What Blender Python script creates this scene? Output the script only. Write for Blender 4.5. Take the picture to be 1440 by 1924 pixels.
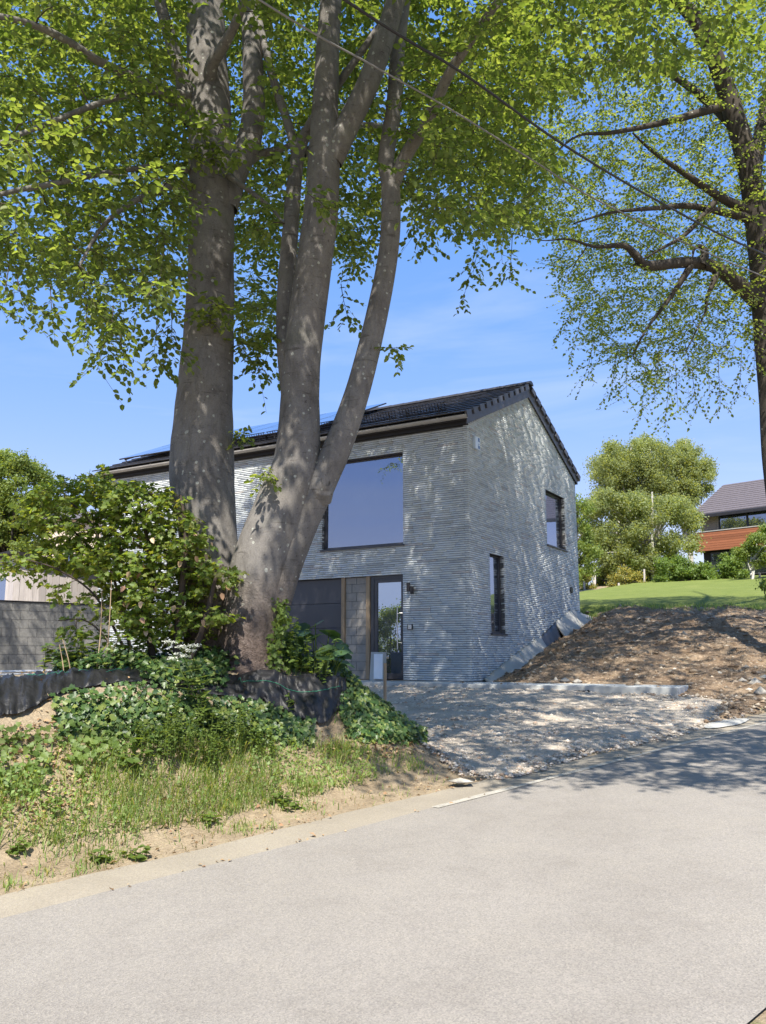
import bpy, math, random
import numpy as np
from mathutils import Vector, Matrix
random.seed(7); RNG = np.random.default_rng(11)
scene = bpy.context.scene
C = scene.collection
for o in list(bpy.data.objects): bpy.data.objects.remove(o)

# ------------------------------------------------------------------ camera, sky, sun, exposure
F_PX, PITCH, EYE = 1570.0, 0.1692, 1.6
cam_d = bpy.data.cameras.new('camera'); cam = bpy.data.objects.new('camera', cam_d); C.objects.link(cam)
cam.location = (0, 0, EYE); cam.rotation_euler = (math.pi/2 + PITCH, math.radians(0.07), 0)
cam_d.sensor_fit = 'VERTICAL'; cam_d.sensor_height = 24.0; cam_d.lens = 24.0*F_PX/1924
cam_d.clip_start = 0.05; cam_d.clip_end = 3000
scene.camera = cam
SUN_AZ, SUN_EL = math.radians(185), math.radians(55)      # azimuth clockwise from +Y
world = bpy.data.worlds.new('World'); scene.world = world; world.use_nodes = True
wn = world.node_tree.nodes; wl = world.node_tree.links; wn.clear()
sky = wn.new('ShaderNodeTexSky'); sky.sky_type = 'NISHITA'; sky.sun_disc = False
sky.sun_elevation = SUN_EL; sky.sun_rotation = SUN_AZ
sky.altitude = 1200; sky.air_density = 1.0; sky.dust_density = 0.0; sky.ozone_density = 2.5
bg = wn.new('ShaderNodeBackground'); bg.inputs['Strength'].default_value = 0.15
wo = wn.new('ShaderNodeOutputWorld')
# thin cirrus drawn into the whole sky by direction
tc = wn.new('ShaderNodeTexCoord'); mp = wn.new('ShaderNodeMapping'); mp.inputs['Scale'].default_value = (1.6, 1.6, 9.0)
mp.inputs['Rotation'].default_value = (0.25, -0.2, 0.3); mp.inputs['Location'].default_value = (0.3, 1.1, 0.4)
cn = wn.new('ShaderNodeTexNoise'); cn.inputs['Scale'].default_value = 1.7; cn.inputs['Detail'].default_value = 7; cn.inputs['Roughness'].default_value = 0.55
cn.inputs['Distortion'].default_value = 0.6
cr = wn.new('ShaderNodeMapRange'); cr.inputs['From Min'].default_value = 0.53; cr.inputs['From Max'].default_value = 0.80
cr.inputs['To Max'].default_value = 0.13
cm = wn.new('ShaderNodeMix'); cm.data_type = 'RGBA'; cm.inputs['B'].default_value = (5.0, 5.6, 6.4, 1)
wl.new(tc.outputs['Generated'], mp.inputs['Vector']); wl.new(mp.outputs['Vector'], cn.inputs['Vector'])
wl.new(cn.outputs['Fac'], cr.inputs['Value']); wl.new(cr.outputs['Result'], cm.inputs['Factor'])
# even out the sky's brightness between zenith and horizon the way the phone's exposure does (whole sky alike)
sep = wn.new('ShaderNodeSeparateColor'); sep.mode = 'HSV'; com = wn.new('ShaderNodeCombineColor'); com.mode = 'HSV'
def wmath(op, a, b):
    m = wn.new('ShaderNodeMath'); m.operation = op
    for i, v in enumerate((a, b)):
        if isinstance(v, (int, float)): m.inputs[i].default_value = v
        else: wl.new(v, m.inputs[i])
    return m.outputs[0]
wl.new(sky.outputs['Color'], sep.inputs[0])
V_ = wmath('MULTIPLY', wmath('DIVIDE', sep.outputs[2], wmath('ADD', wmath('DIVIDE', sep.outputs[2], 1.2), 1.0)), 1.78)
S_ = wmath('MINIMUM', wmath('MAXIMUM', wmath('ADD', wmath('MULTIPLY', wmath('SUBTRACT', sep.outputs[1], .685), 2.6), .765), .34), .82)
wl.new(wmath('MAXIMUM', sep.outputs[0], .618), com.inputs[0]); wl.new(S_, com.inputs[1]); wl.new(V_, com.inputs[2])
cm.inputs['B'].default_value = (1.25, 1.4, 1.65, 1); cr.inputs['To Max'].default_value = 0.35
wl.new(com.outputs[0], cm.inputs['A']); wl.new(cm.outputs['Result'], bg.inputs['Color']); wl.new(bg.outputs['Background'], wo.inputs['Surface'])
sd = bpy.data.lights.new('sun', 'SUN'); so = bpy.data.objects.new('sun', sd); C.objects.link(so)
sd.energy = 2.35; sd.angle = math.radians(0.53); sd.color = (1.0, 0.94, 0.84)
sdir = Vector((math.sin(SUN_AZ)*math.cos(SUN_EL), math.cos(SUN_AZ)*math.cos(SUN_EL), math.sin(SUN_EL)))
so.location = sdir*60; so.rotation_euler = sdir.to_track_quat('Z', 'Y').to_euler()
scene.render.engine = 'CYCLES'
vs = scene.view_settings; vs.view_transform = 'Standard'; vs.look = 'None'; vs.gamma = 1; vs.exposure = 2.15
scene.cycles.max_bounces = 8; scene.cycles.transparent_max_bounces = 8; scene.cycles.diffuse_bounces = 4

# ------------------------------------------------------------------ pixels, house axes, terrain
cp, sp = math.cos(PITCH), math.sin(PITCH)
def at(px, py, d):
    X = (px-720)/F_PX; U = -(py-962)/F_PX
    r = np.array([X, cp-U*sp, sp+U*cp]); k = d/r[1]
    return np.array([r[0]*k, d, EYE+r[2]*k])
def project(P):
    P = np.asarray(P, float); x, y, z = P[..., 0], P[..., 1], P[..., 2]-EYE
    fw = y*cp+z*sp; up = -y*sp+z*cp; fw = np.where(fw < .05, 1e9, fw)
    return 720+F_PX*x/fw, 962-F_PX*up/fw, fw
def pxr(w, d): return 0.5*w*d*1.02/F_PX            # pixel width -> radius at distance d
PH = math.radians(46.75); e = np.array([math.sin(PH), math.cos(PH)]); n = np.array([-e[1], e[0]])
GR = 0.05
TH = math.radians(30.63); vb = np.array([math.sin(TH), math.cos(TH)]); va = np.array([math.cos(TH), -math.sin(TH)])
HC = np.array([1.8416, 17.6736]); ZB = 1.6-0.5425      # near house corner and floor height
GW, FL, HW = 7.50, 11.45, 5.52                          # gable width, front length, wall height
def ts(x, y): return x*e[0]+y*e[1], x*n[0]+y*n[1]
def ab(x, y): return (x-HC[0])*va[0]+(y-HC[1])*va[1], (x-HC[0])*vb[0]+(y-HC[1])*vb[1]
def hp(a, b, z): return np.array([HC[0]+va[0]*a+vb[0]*b, HC[1]+va[1]*a+vb[1]*b, ZB+z])   # house coords -> world
def sst(a, b, x): q = np.clip((x-a)/(b-a), 0, 1); return q*q*(3-2*q)
def vnoise(x, y, seed=0):
    xi = np.floor(x).astype(np.int64); yi = np.floor(y).astype(np.int64); xf = x-xi; yf = y-yi
    def h(i, j):
        q = (i*374761393+j*668265263+seed*982451653) & 0xffffffff
        q = ((q ^ (q >> 13))*1274126177) & 0xffffffff
        return ((q ^ (q >> 16)) & 0xffff)/65535.0
    u = xf*xf*(3-2*xf); w = yf*yf*(3-2*yf)
    return (h(xi, yi)*(1-u)+h(xi+1, yi)*u)*(1-w)+(h(xi, yi+1)*(1-u)+h(xi+1, yi+1)*u)*w-0.5
def fbm(x, y, f=1.0, o=4, seed=0):
    r = 0; a = 1
    for k in range(o): r = r+a*vnoise(x*f+17.3*k, y*f-9.1*k, seed+k); f *= 2.03; a *= .5
    return r
EDGE = 5.26           # s of the worn white line
VERGE = 5.72          # s where the asphalt edging ends
def height(x, y, detail=True):
    x = np.asarray(x, float); y = np.asarray(y, float)
    t, s = ts(x, y); a, b = ab(x, y)
    zr = GR*np.clip(t, -40, 60)
    q = np.clip(s-VERGE, 0, None)
    bb = np.clip(b, -1.15, 60)
    rise = 0.0+1.92*np.clip((bb+0.35)/7.9, 0, 1)**1.05
    zd = 0.99+np.where(bb > -.35, rise, 0)+0.112*np.clip(bb-7.6, 0, 26)+0.03*np.clip(bb-33.6, 0, 40)
    left = sst(-13.5, -11.5, a)
    zd = 1.02*(1-left)+zd*left+(1-left)*0.05*np.clip(b, 0, 40)
    w = q/(q+np.clip(-1.15-b, 0, None)+0.45)
    base = zr*(1-w)+zd*w
    base = base-.24*(1-sst(.30, 1.15, a))*sst(-.5, .2, b)*(1-sst(7.4, 8.4, b))*sst(-1.5, -.4, a)
    # mound under the old beech
    crest = 1.45-0.28*sst(2.6, -1.0, t)-0.1*sst(4.5, 2, t)
    fs = sst(6.0, 7.75, s)*(1-sst(9.3, 11.2, s)); ft = (1-sst(6.1, 7.75-.28*np.clip(7.2-s, 0, 2), t))*sst(-14, -8, t)
    m = np.clip(crest-base, 0, None)*fs*ft
    z = base+m
    if detail:
        off = sst(5.6, 6.3, s)
        z = z+off*(0.05*fbm(x, y, .9, 3, 3)+0.025*fbm(x, y, 4, 3, 9)*np.clip(m*2+.3, 0, 1))
    return z
def H1(x, y): return float(height(np.array([x]), np.array([y]))[0])
def hit(px, py, dmin=3.0, dmax=40):
    d = np.arange(dmin, dmax, 0.02); X = (px-720)/F_PX; U = -(py-962)/F_PX
    r = np.array([X, cp-U*sp, sp+U*cp]); P = r[None, :]*(d/r[1])[:, None]; P[:, 2] += EYE
    g = P[:, 2]-height(P[:, 0], P[:, 1]); i = np.argmax(g < 0)
    return P[i] if g[i] < 0 else P[-1]

# ------------------------------------------------------------------ materials
def nmat(name, rough=0.8, spec=0.3):
    m = bpy.data.materials.new(name); m.use_nodes = True
    b = m.node_tree.nodes['Principled BSDF']; b.inputs['Roughness'].default_value = rough
    b.inputs['Specular IOR Level'].default_value = spec
    return m, m.node_tree.nodes, m.node_tree.links, b
def ramp(N, stops):
    r = N.new('ShaderNodeValToRGB'); el = r.color_ramp.elements
    while len(el) < len(stops): el.new(0.5)
    for k, (p, c) in enumerate(stops): el[k].position = p; el[k].color = (*c, 1)
    return r
def noise(N, L, vec, scale, detail=4, rough=0.55, dist=0):
    q = N.new('ShaderNodeTexNoise'); q.inputs['Scale'].default_value = scale; q.inputs['Detail'].default_value = detail
    q.inputs['Roughness'].default_value = rough; q.inputs['Distortion'].default_value = dist
    if vec is not None: L.new(vec, q.inputs['Vector'])
    return q
def mixc(N, L, fac, a, b, mode='MIX'):
    m = N.new('ShaderNodeMix'); m.data_type = 'RGBA'; m.blend_type = mode
    for s, v in (('Factor', fac), ('A', a), ('B', b)):
        if isinstance(v, (tuple, float, int)): m.inputs[s].default_value = v if not isinstance(v, tuple) else (*v, 1)
        else: L.new(v, m.inputs[s])
    return m.outputs['Result']
def bump(N, L, h, strength, dist, b, prev=None):
    q = N.new('ShaderNodeBump'); q.inputs['Strength'].default_value = strength; q.inputs['Distance'].default_value = dist
    L.new(h, q.inputs['Height'])
    if prev is not None: L.new(prev, q.inputs['Normal'])
    L.new(q.outputs['Normal'], b.inputs['Normal']); return q.outputs['Normal']
def coord(N, kind='Object'):
    return N.new('ShaderNodeTexCoord').outputs[kind]
def geo_pos(N): return N.new('ShaderNodeNewGeometry').outputs['Position']
def mrange(N, L, v, a, b, c=0.0, d=1.0):
    m = N.new('ShaderNodeMapRange'); m.inputs['From Min'].default_value = a; m.inputs['From Max'].default_value = b
    m.inputs['To Min'].default_value = c; m.inputs['To Max'].default_value = d; L.new(v, m.inputs['Value']); return m.outputs['Result']
def simple(name, col, rough=0.6, spec=0.4, metal=0.0, var=0.12, sc=6.0, bmp=0.0, bsc=60.0):
    m, N, L, b = nmat(name, rough, spec); b.inputs['Metallic'].default_value = metal
    p = geo_pos(N); q = noise(N, L, p, sc, 5)
    r = ramp(N, [(0.3, tuple(c*(1-var) for c in col)), (0.7, tuple(min(1, c*(1+var)) for c in col))])
    L.new(q.outputs['Fac'], r.inputs['Fac']); L.new(r.outputs['Color'], b.inputs['Base Color'])
    rr = mrange(N, L, q.outputs['Fac'], .3, .7, max(0.02, rough-.08), min(1, rough+.08)); L.new(rr, b.inputs['Roughness'])
    if bmp > 0:
        q2 = noise(N, L, p, bsc, 4); bump(N, L, q2.outputs['Fac'], bmp, 0.01, b)
    return m
def leafmat(name, cols, trans=0.45, rough=0.5, tcol=None):
    m = bpy.data.materials.new(name); m.use_nodes = True; N = m.node_tree.nodes; L = m.node_tree.links; N.clear()
    out = N.new('ShaderNodeOutputMaterial'); g = N.new('ShaderNodeNewGeometry')
    r = ramp(N, [(k/max(1, len(cols)-1), c) for k, c in enumerate(cols)]); L.new(g.outputs['Random Per Island'], r.inputs['Fac'])
    q = noise(N, L, g.outputs['Position'], 0.7, 2); v = mrange(N, L, q.outputs['Fac'], .3, .7, .82, 1.18)
    hv = N.new('ShaderNodeHueSaturation'); L.new(r.outputs['Color'], hv.inputs['Color']); L.new(v, hv.inputs['Value'])
    d = N.new('ShaderNodeBsdfPrincipled'); d.inputs['Roughness'].default_value = rough; d.inputs['Specular IOR Level'].default_value = 0.35
    L.new(hv.outputs['Color'], d.inputs['Base Color'])
    tr = N.new('ShaderNodeBsdfTranslucent')
    tcm = mixc(N, L, 1.0, hv.outputs['Color'], tcol or (2.7, 2.3, 0.9), 'MULTIPLY'); L.new(tcm, tr.inputs['Color'])
    mx = N.new('ShaderNodeMixShader'); mx.inputs['Fac'].default_value = trans
    L.new(d.outputs[0], mx.inputs[1]); L.new(tr.outputs[0], mx.inputs[2]); L.new(mx.outputs[0], out.inputs['Surface'])
    return m
M = {}
# asphalt, worn pale
def asphalt(name, c0, c1, agg):
    m, N, L, b = nmat(name, 0.9, 0.25); p = geo_pos(N)
    big = noise(N, L, p, 0.55, 5, .6); fine = noise(N, L, p, 110, 3, .7); vo = N.new('ShaderNodeTexVoronoi'); vo.inputs['Scale'].default_value = 130
    L.new(p, vo.inputs['Vector'])
    base = ramp(N, [(0.3, c0), (0.7, c1)]); L.new(big.outputs['Fac'], base.inputs['Fac'])
    chips = ramp(N, [(0.0, (.35, .35, .35)), (.35, (.8, .79, .77)), (.6, (1.05, 1.04, 1.0)), (1, (1.55, 1.5, 1.4))]); L.new(vo.outputs['Color'], chips.inputs['Fac'])
    c = mixc(N, L, agg, base.outputs['Color'], chips.outputs['Color'], 'MULTIPLY')
    fr = ramp(N, [(.25, (.82, .82, .82)), (.75, (1.14, 1.135, 1.12))]); L.new(fine.outputs['Fac'], fr.inputs['Fac'])
    c = mixc(N, L, .8, c, fr.outputs['Color'], 'MULTIPLY')
    st = noise(N, L, p, 2.3, 6, .65, .6); sr = ramp(N, [(.36, (.94, .935, .93)), (.5, (1, 1, 1)), (.68, (1.04, 1.035, 1.02))]); L.new(st.outputs['Fac'], sr.inputs['Fac'])
    c = mixc(N, L, 1.0, c, sr.outputs['Color'], 'MULTIPLY')
    L.new(c, b.inputs['Base Color'])
    nb = bump(N, L, vo.outputs['Distance'], 0.5, 0.006, b); bump(N, L, fine.outputs['Fac'], 0.35, 0.006, b, nb)
    return m
M['asphalt'] = asphalt('asphalt', (.235, .217, .197), (.268, .249, .228), .42)
M['asphalt_edge'] = asphalt('asphalt_edge', (.24, .212, .172), (.325, .288, .232), .3)
# soil / verge: colours follow zone attributes painted by terrain position
def soilmat(name, cols, sc, bsc, bs, bd):
    m, N, L, b = nmat(name, 0.95, 0.15); p = geo_pos(N)
    q = noise(N, L, p, sc, 7, .65, .3); r = ramp(N, [(.25+.5*k/(len(cols)-1), c) for k, c in enumerate(cols)]); L.new(q.outputs['Fac'], r.inputs['Fac'])
    f2 = noise(N, L, p, bsc, 5, .7); fr = ramp(N, [(.3, (.6, .6, .6)), (.7, (1.3, 1.3, 1.3))]); L.new(f2.outputs['Fac'], fr.inputs['Fac'])
    L.new(mixc(N, L, .9, r.outputs['Color'], fr.outputs['Color'], 'MULTIPLY'), b.inputs['Base Color'])
    n1 = bump(N, L, f2.outputs['Fac'], bs, bd, b); bump(N, L, q.outputs['Fac'], bs*.8, bd*2, b, n1)
    return m
M['line'] = soilmat('worn_paint', [(.25, .232, .205), (.32, .30, .26), (.38, .357, .31), (.42, .395, .345)], 9, 80, .4, .004)
M['line_faint'] = soilmat('faint_paint', [(.27, .25, .215), (.32, .295, .245), (.40, .37, .30)], 12, 80, .4, .004)
M['verge'] = soilmat('dry_verge_soil', [(.16, .12, .075), (.25, .195, .13), (.32, .255, .175), (.19, .19, .09)], 3.0, 55, .8, .02)
M['dirt'] = soilmat('brown_dirt', [(.13, .088, .057), (.215, .152, .10), (.30, .222, .15), (.39, .305, .215)], 2.2, 22, 1.0, .05)
M['gravel'] = soilmat('grey_gravel', [(.34, .285, .22), (.46, .395, .32), (.54, .475, .39), (.45, .355, .265)], 1.6, 60, 1.0, .03)
M['lawn'] = soilmat('mown_lawn', [(.115, .15, .035), (.15, .185, .045), (.185, .21, .06)], 1.1, 45, .8, .03)
def islandmat(name, cols, rough=.85, spec=.2, sc=30, bs=.4):
    m, N, L, b = nmat(name, rough, spec); g = N.new('ShaderNodeNewGeometry')
    r = ramp(N, [(k/max(1, len(cols)-1), c) for k, c in enumerate(cols)]); L.new(g.outputs['Random Per Island'], r.inputs['Fac'])
    q = noise(N, L, g.outputs['Position'], sc, 4); fr = ramp(N, [(.3, (.75, .75, .75)), (.7, (1.2, 1.2, 1.2))]); L.new(q.outputs['Fac'], fr.inputs['Fac'])
    L.new(mixc(N, L, .8, r.outputs['Color'], fr.outputs['Color'], 'MULTIPLY'), b.inputs['Base Color'])
    bump(N, L, q.outputs['Fac'], bs, .01, b); return m
M['stones'] = islandmat('gravel_stones', [(.25, .215, .172), (.44, .385, .32), (.55, .49, .41), (.62, .56, .48), (.39, .265, .18), (.51, .455, .38)])
M['clods'] = islandmat('dirt_clods', [(.145, .098, .063), (.21, .15, .10), (.27, .20, .138), (.32, .25, .178), (.41, .355, .28), (.17, .118, .076)])
M['rock'] = islandmat('pale_rock', [(.36, .33, .28), (.42, .39, .34)], sc=14, bs=.8)
# brick: colour per brick from a face attribute
def brickmat():
    m, N, L, b = nmat('long_grey_brick', 0.85, 0.25); p = geo_pos(N)
    at_ = N.new('ShaderNodeAttribute'); at_.attribute_name = 'tone'
    r = ramp(N, [(0, (.32, .33, .34)), (.2, (.43, .455, .465)), (.5, (.525, .56, .575)), (.85, (.595, .63, .64)), (1, (.46, .445, .44))]); L.new(at_.outputs['Fac'], r.inputs['Fac'])
    mpn = N.new('ShaderNodeMapping'); mpn.inputs['Scale'].default_value = (1, 1, 3.2); L.new(p, mpn.inputs['Vector'])
    q = noise(N, L, mpn.outputs['Vector'], 9, 6, .65); fr = ramp(N, [(.3, (.84, .845, .85)), (.5, (1, 1, 1)), (.72, (1.10, 1.10, 1.09))]); L.new(q.outputs['Fac'], fr.inputs['Fac'])
    c = mixc(N, L, .9, r.outputs['Color'], fr.outputs['Color'], 'MULTIPLY')
    big = noise(N, L, p, .5, 3); br = ramp(N, [(.3, (.9, .91, .92)), (.7, (1.07, 1.06, 1.05))]); L.new(big.outputs['Fac'], br.inputs['Fac'])
    L.new(mixc(N, L, 1.0, c, br.outputs['Color'], 'MULTIPLY'), b.inputs['Base Color'])
    f2 = noise(N, L, p, 90, 3, .7); n1 = bump(N, L, f2.outputs['Fac'], .3, .003, b); bump(N, L, q.outputs['Fac'], .3, .005, b, n1); return m
M['brick'] = brickmat()
M['mortar'] = simple('dark_joint', (.11, .112, .115), .95, .1, bmp=.4)
M['frame'] = simple('anthracite_aluminium', (.052, .052, .060), .42, .5, var=.06, sc=3)
M['frame_dark'] = simple('dark_brown_reveal', (.028, .022, .022), .6, .3)
M['tile'] = islandmat('dark_roof_tile', [(.022, .021, .024), (.033, .032, .036), (.045, .043, .047)], .48, .45, 22, .3)
M['barge'] = simple('grey_bargeboard', (.085, .085, .10), .5, .4, var=.06)
M['zinc'] = simple('zinc_gutter', (.36, .34, .31), .5, .5, .1, var=.12, sc=4)
M['wire_grey'] = simple('wire_grey', (.17, .165, .16), .6, .4)
M['black_metal'] = simple('black_metal', (.02, .018, .02), .45, .4)
M['soffit'] = simple('dark_soffit_board', (.022, .02, .02), .7, .25)
M['block'] = simple('concrete_block', (.27, .255, .235), .95, .15, var=.18, sc=5, bmp=.6, bsc=50)
M['wall_block'] = islandmat('grey_wall_block', [(.16, .158, .15), (.195, .19, .18), (.225, .22, .205)], .95, .1, 18, .5)
M['concrete'] = simple('pale_concrete', (.40, .41, .40), .85, .2, var=.14, sc=3, bmp=.4, bsc=70)
M['skirt'] = simple('grey_drain_board', (.36, .355, .33), .75, .25, var=.16, sc=2.2, bmp=.3, bsc=25)
M['membrane'] = simple('black_membrane', (.018, .018, .02), .4, .5, var=.3, sc=12)
def woodmat(name, cols, sx=(14, 14, .9), rough=.75):
    m, N, L, b = nmat(name, rough, .25); p = coord(N); mpn = N.new('ShaderNodeMapping'); mpn.inputs['Scale'].default_value = sx; L.new(p, mpn.inputs['Vector'])
    oi = N.new('ShaderNodeObjectInfo'); va_ = N.new('ShaderNodeVectorMath'); va_.operation = 'ADD'; L.new(mpn.outputs['Vector'], va_.inputs[0])
    sc_ = N.new('ShaderNodeVectorMath'); sc_.operation = 'SCALE'; sc_.inputs['Scale'].default_value = 40; cmb = N.new('ShaderNodeCombineXYZ')
    for k in 'XYZ': L.new(oi.outputs['Random'], cmb.inputs[k])
    L.new(cmb.outputs[0], sc_.inputs[0]); L.new(sc_.outputs[0], va_.inputs[1])
    q = noise(N, L, va_.outputs[0], 2.5, 6, .6, .8); r = ramp(N, [(.25+.5*k/(len(cols)-1), c) for k, c in enumerate(cols)]); L.new(q.outputs['Fac'], r.inputs['Fac'])
    v = mrange(N, L, oi.outputs['Random'], 0, 1, .78, 1.18); hv = N.new('ShaderNodeHueSaturation'); L.new(r.outputs['Color'], hv.inputs['Color']); L.new(v, hv.inputs['Value'])
    L.new(hv.outputs['Color'], b.inputs['Base Color']); bump(N, L, q.outputs['Fac'], .4, .006, b); return m
M['batten'] = woodmat('raw_timber', [(.24, .16, .10), (.38, .28, .18), (.30, .21, .14)])
M['plank'] = woodmat('weathered_larch_plank', [(.32, .285, .265), (.44, .40, .375), (.52, .48, .45)])
M['red_plank'] = woodmat('red_cedar_plank', [(.20, .07, .035), (.27, .10, .05), (.24, .085, .045)], (1, 1, 16))
M['stone'] = islandmat('brown_stone', [(.16, .13, .10), (.23, .19, .15), (.28, .24, .19)])
M['far_tile'] = islandmat('mauve_grey_tile', [(.095, .082, .092), (.115, .10, .108), (.135, .118, .124)], .7, .3, 8, .2)
M['cream'] = simple('cream_render', (.62, .52, .42), .9, .15, var=.08)
M['white'] = simple('white_panel', (.74, .78, .82), .5, .4, var=.04)
M['steel'] = simple('brushed_steel', (.55, .55, .56), .3, .5, 1.0, var=.08)
M['galv'] = simple('galvanised_profile', (.42, .44, .46), .5, .5, .5, var=.15)
def glassmat(name, base, refl, tint=(1, 1, 1)):
    m = bpy.data.materials.new(name); m.use_nodes = True; N = m.node_tree.nodes; L = m.node_tree.links; N.clear()
    out = N.new('ShaderNodeOutputMaterial'); d = N.new('ShaderNodeBsdfPrincipled'); d.inputs['Base Color'].default_value = (*base, 1); d.inputs['Roughness'].default_value = .35
    g = N.new('ShaderNodeBsdfGlossy'); g.inputs['Roughness'].default_value = 0.0; g.inputs['Color'].default_value = (*tint, 1)
    f = N.new('ShaderNodeLayerWeight'); f.inputs['Blend'].default_value = .35; mr = mrange(N, L, f.outputs['Fresnel'], 0, 1, refl, 1)
    mx = N.new('ShaderNodeMixShader'); L.new(mr, mx.inputs['Fac']); L.new(d.outputs[0], mx.inputs[1]); L.new(g.outputs[0], mx.inputs[2])
    p = geo_pos(N); q = noise(N, L, p, .8, 2); bm = N.new('ShaderNodeBump'); bm.inputs['Strength'].default_value = .012; bm.inputs['Distance'].default_value = .1
    L.new(q.outputs['Fac'], bm.inputs['Height']); L.new(bm.outputs['Normal'], g.inputs['Normal'])
    L.new(mx.outputs[0], out.inputs['Surface']); return m
M['glass'] = glassmat('coated_window_glass', (.012, .016, .02), .34, (.60, .66, .84))
M['door_glass'] = glassmat('door_glass', (.035, .045, .05), .42, (.72, .80, .95))
M['solar'] = glassmat('solar_panel_glass', (.03, .045, .09), .5, (.9, .95, 1.0))
def barkmat(name, cols, lichen=.6, rough_base=False):
    m, N, L, b = nmat(name, .85, .2); p = geo_pos(N)
    q = noise(N, L, p, 1.7, 6, .6, .4); r = ramp(N, [(.25+.5*k/(len(cols)-1), c) for k, c in enumerate(cols)]); L.new(q.outputs['Fac'], r.inputs['Fac'])
    mpn = N.new('ShaderNodeMapping'); mpn.inputs['Scale'].default_value = (1, 1, .45); L.new(p, mpn.inputs['Vector'])
    wr = noise(N, L, mpn.outputs['Vector'], 9, 6, .7, .6); wrr = ramp(N, [(.33, (.62, .61, .60)), (.5, (1, 1, 1)), (.72, (1.16, 1.15, 1.12))]); L.new(wr.outputs['Fac'], wrr.inputs['Fac'])
    c = mixc(N, L, .8, r.outputs['Color'], wrr.outputs['Color'], 'MULTIPLY')
    vo = N.new('ShaderNodeTexVoronoi'); vo.inputs['Scale'].default_value = 13; vo.inputs['Randomness'].default_value = 1; wp = noise(N, L, p, 8, 3)
    vm = N.new('ShaderNodeVectorMath'); vm.operation = 'MULTIPLY_ADD'; vm.inputs[1].default_value = (.06, .06, .06); L.new(wp.outputs['Color'], vm.inputs[0]); L.new(p, vm.inputs[2]); L.new(vm.outputs[0], vo.inputs['Vector'])
    sz = N.new('ShaderNodeSeparateColor'); L.new(vo.outputs['Color'], sz.inputs[0])
    th = mrange(N, L, sz.outputs['Red'], 0, 1, 0.02, 0.27); ls = N.new('ShaderNodeMath'); ls.operation = 'LESS_THAN'; L.new(vo.outputs['Distance'], ls.inputs[0]); L.new(th, ls.inputs[1])
    pres = N.new('ShaderNodeMath'); pres.operation = 'GREATER_THAN'; L.new(sz.outputs['Green'], pres.inputs[0]); pres.inputs[1].default_value = 1-lichen
    mu = N.new('ShaderNodeMath'); mu.operation = 'MULTIPLY'; L.new(ls.outputs[0], mu.inputs[0]); L.new(pres.outputs[0], mu.inputs[1])
    mu2 = N.new('ShaderNodeMath'); mu2.operation = 'MULTIPLY'; L.new(mu.outputs[0], mu2.inputs[0]); mu2.inputs[1].default_value = .75
    c = mixc(N, L, mu2.outputs[0], c, (.40, .41, .36)); dk = noise(N, L, p, 26, 2, .5); dkr = mrange(N, L, dk.outputs['Fac'], .68, .74, 0, .6)
    c = mixc(N, L, dkr, c, (.045, .035, .03))
    sx = N.new('ShaderNodeSeparateXYZ'); L.new(p, sx.inputs[0]); lo = mrange(N, L, sx.outputs['Z'], 2.55, 1.7, 0, 1)
    rb = noise(N, L, p, 24, 6, .75, .7)
    if rough_base:
        c2 = ramp(N, [(.3, (.07, .05, .04)), (.5, (.17, .125, .105)), (.7, (.27, .215, .19))]); L.new(rb.outputs['Fac'], c2.inputs['Fac'])
        lo2 = N.new('ShaderNodeMath'); lo2.operation = 'MULTIPLY'; lo2.use_clamp = True; L.new(lo, lo2.inputs[0]); lo2.inputs[1].default_value = .9
        c = mixc(N, L, lo2.outputs[0], c, c2.outputs['Color'])
    mh2 = N.new('ShaderNodeMapping'); mh2.inputs['Scale'].default_value = (1, 1, 7); L.new(p, mh2.inputs['Vector']); hw = noise(N, L, mh2.outputs['Vector'], 3.2, 5, .6, .5); hwr = mrange(N, L, hw.outputs['Fac'], .60, .68, 0, .55)
    c = mixc(N, L, hwr, c, (.05, .042, .036)); fi = noise(N, L, p, 60, 4, .7); fir = ramp(N, [(.3, (.8, .8, .8)), (.7, (1.18, 1.18, 1.17))]); L.new(fi.outputs['Fac'], fir.inputs['Fac']); c = mixc(N, L, .9, c, fir.outputs['Color'], 'MULTIPLY')
    L.new(c, b.inputs['Base Color'])
    n0 = bump(N, L, fi.outputs['Fac'], .35, .008, b); n1 = bump(N, L, wr.outputs['Fac'], .5, .02, b, n0)
    if rough_base:
        mh = N.new('ShaderNodeMath'); mh.operation = 'MULTIPLY'; L.new(rb.outputs['Fac'], mh.inputs[0]); L.new(lo, mh.inputs[1]); bump(N, L, mh.outputs[0], 1.0, .08, b, n1)
    return m
M['bark'] = barkmat('beech_bark', [(.112, .102, .092), (.16, .148, .136), (.195, .183, .17), (.138, .136, .116)], .55, True)
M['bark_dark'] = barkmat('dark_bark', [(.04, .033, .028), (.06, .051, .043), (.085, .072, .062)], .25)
M['birch_bark'] = simple('birch_bark', (.42, .40, .36), .8, .2, var=.35, sc=7)
M['twig'] = simple('twig_bark', (.065, .05, .04), .85, .2, var=.2)
M['beech_leaf'] = leafmat('beech_leaf', [(.070, .105, .028), (.092, .132, .036), (.118, .158, .046), (.145, .178, .056)], .48, tcol=(3.1, 2.9, 1.2))
M['young_leaf'] = leafmat('young_beech_leaf', [(.090, .13, .034), (.118, .162, .043), (.15, .19, .056), (.178, .212, .068)], .52, tcol=(3.0, 2.75, 1.2))
M['bush_leaf'] = leafmat('hazel_leaf', [(.09, .145, .028), (.12, .185, .036), (.155, .22, .046), (.19, .25, .055), (.14, .15, .04)], .46)
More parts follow.
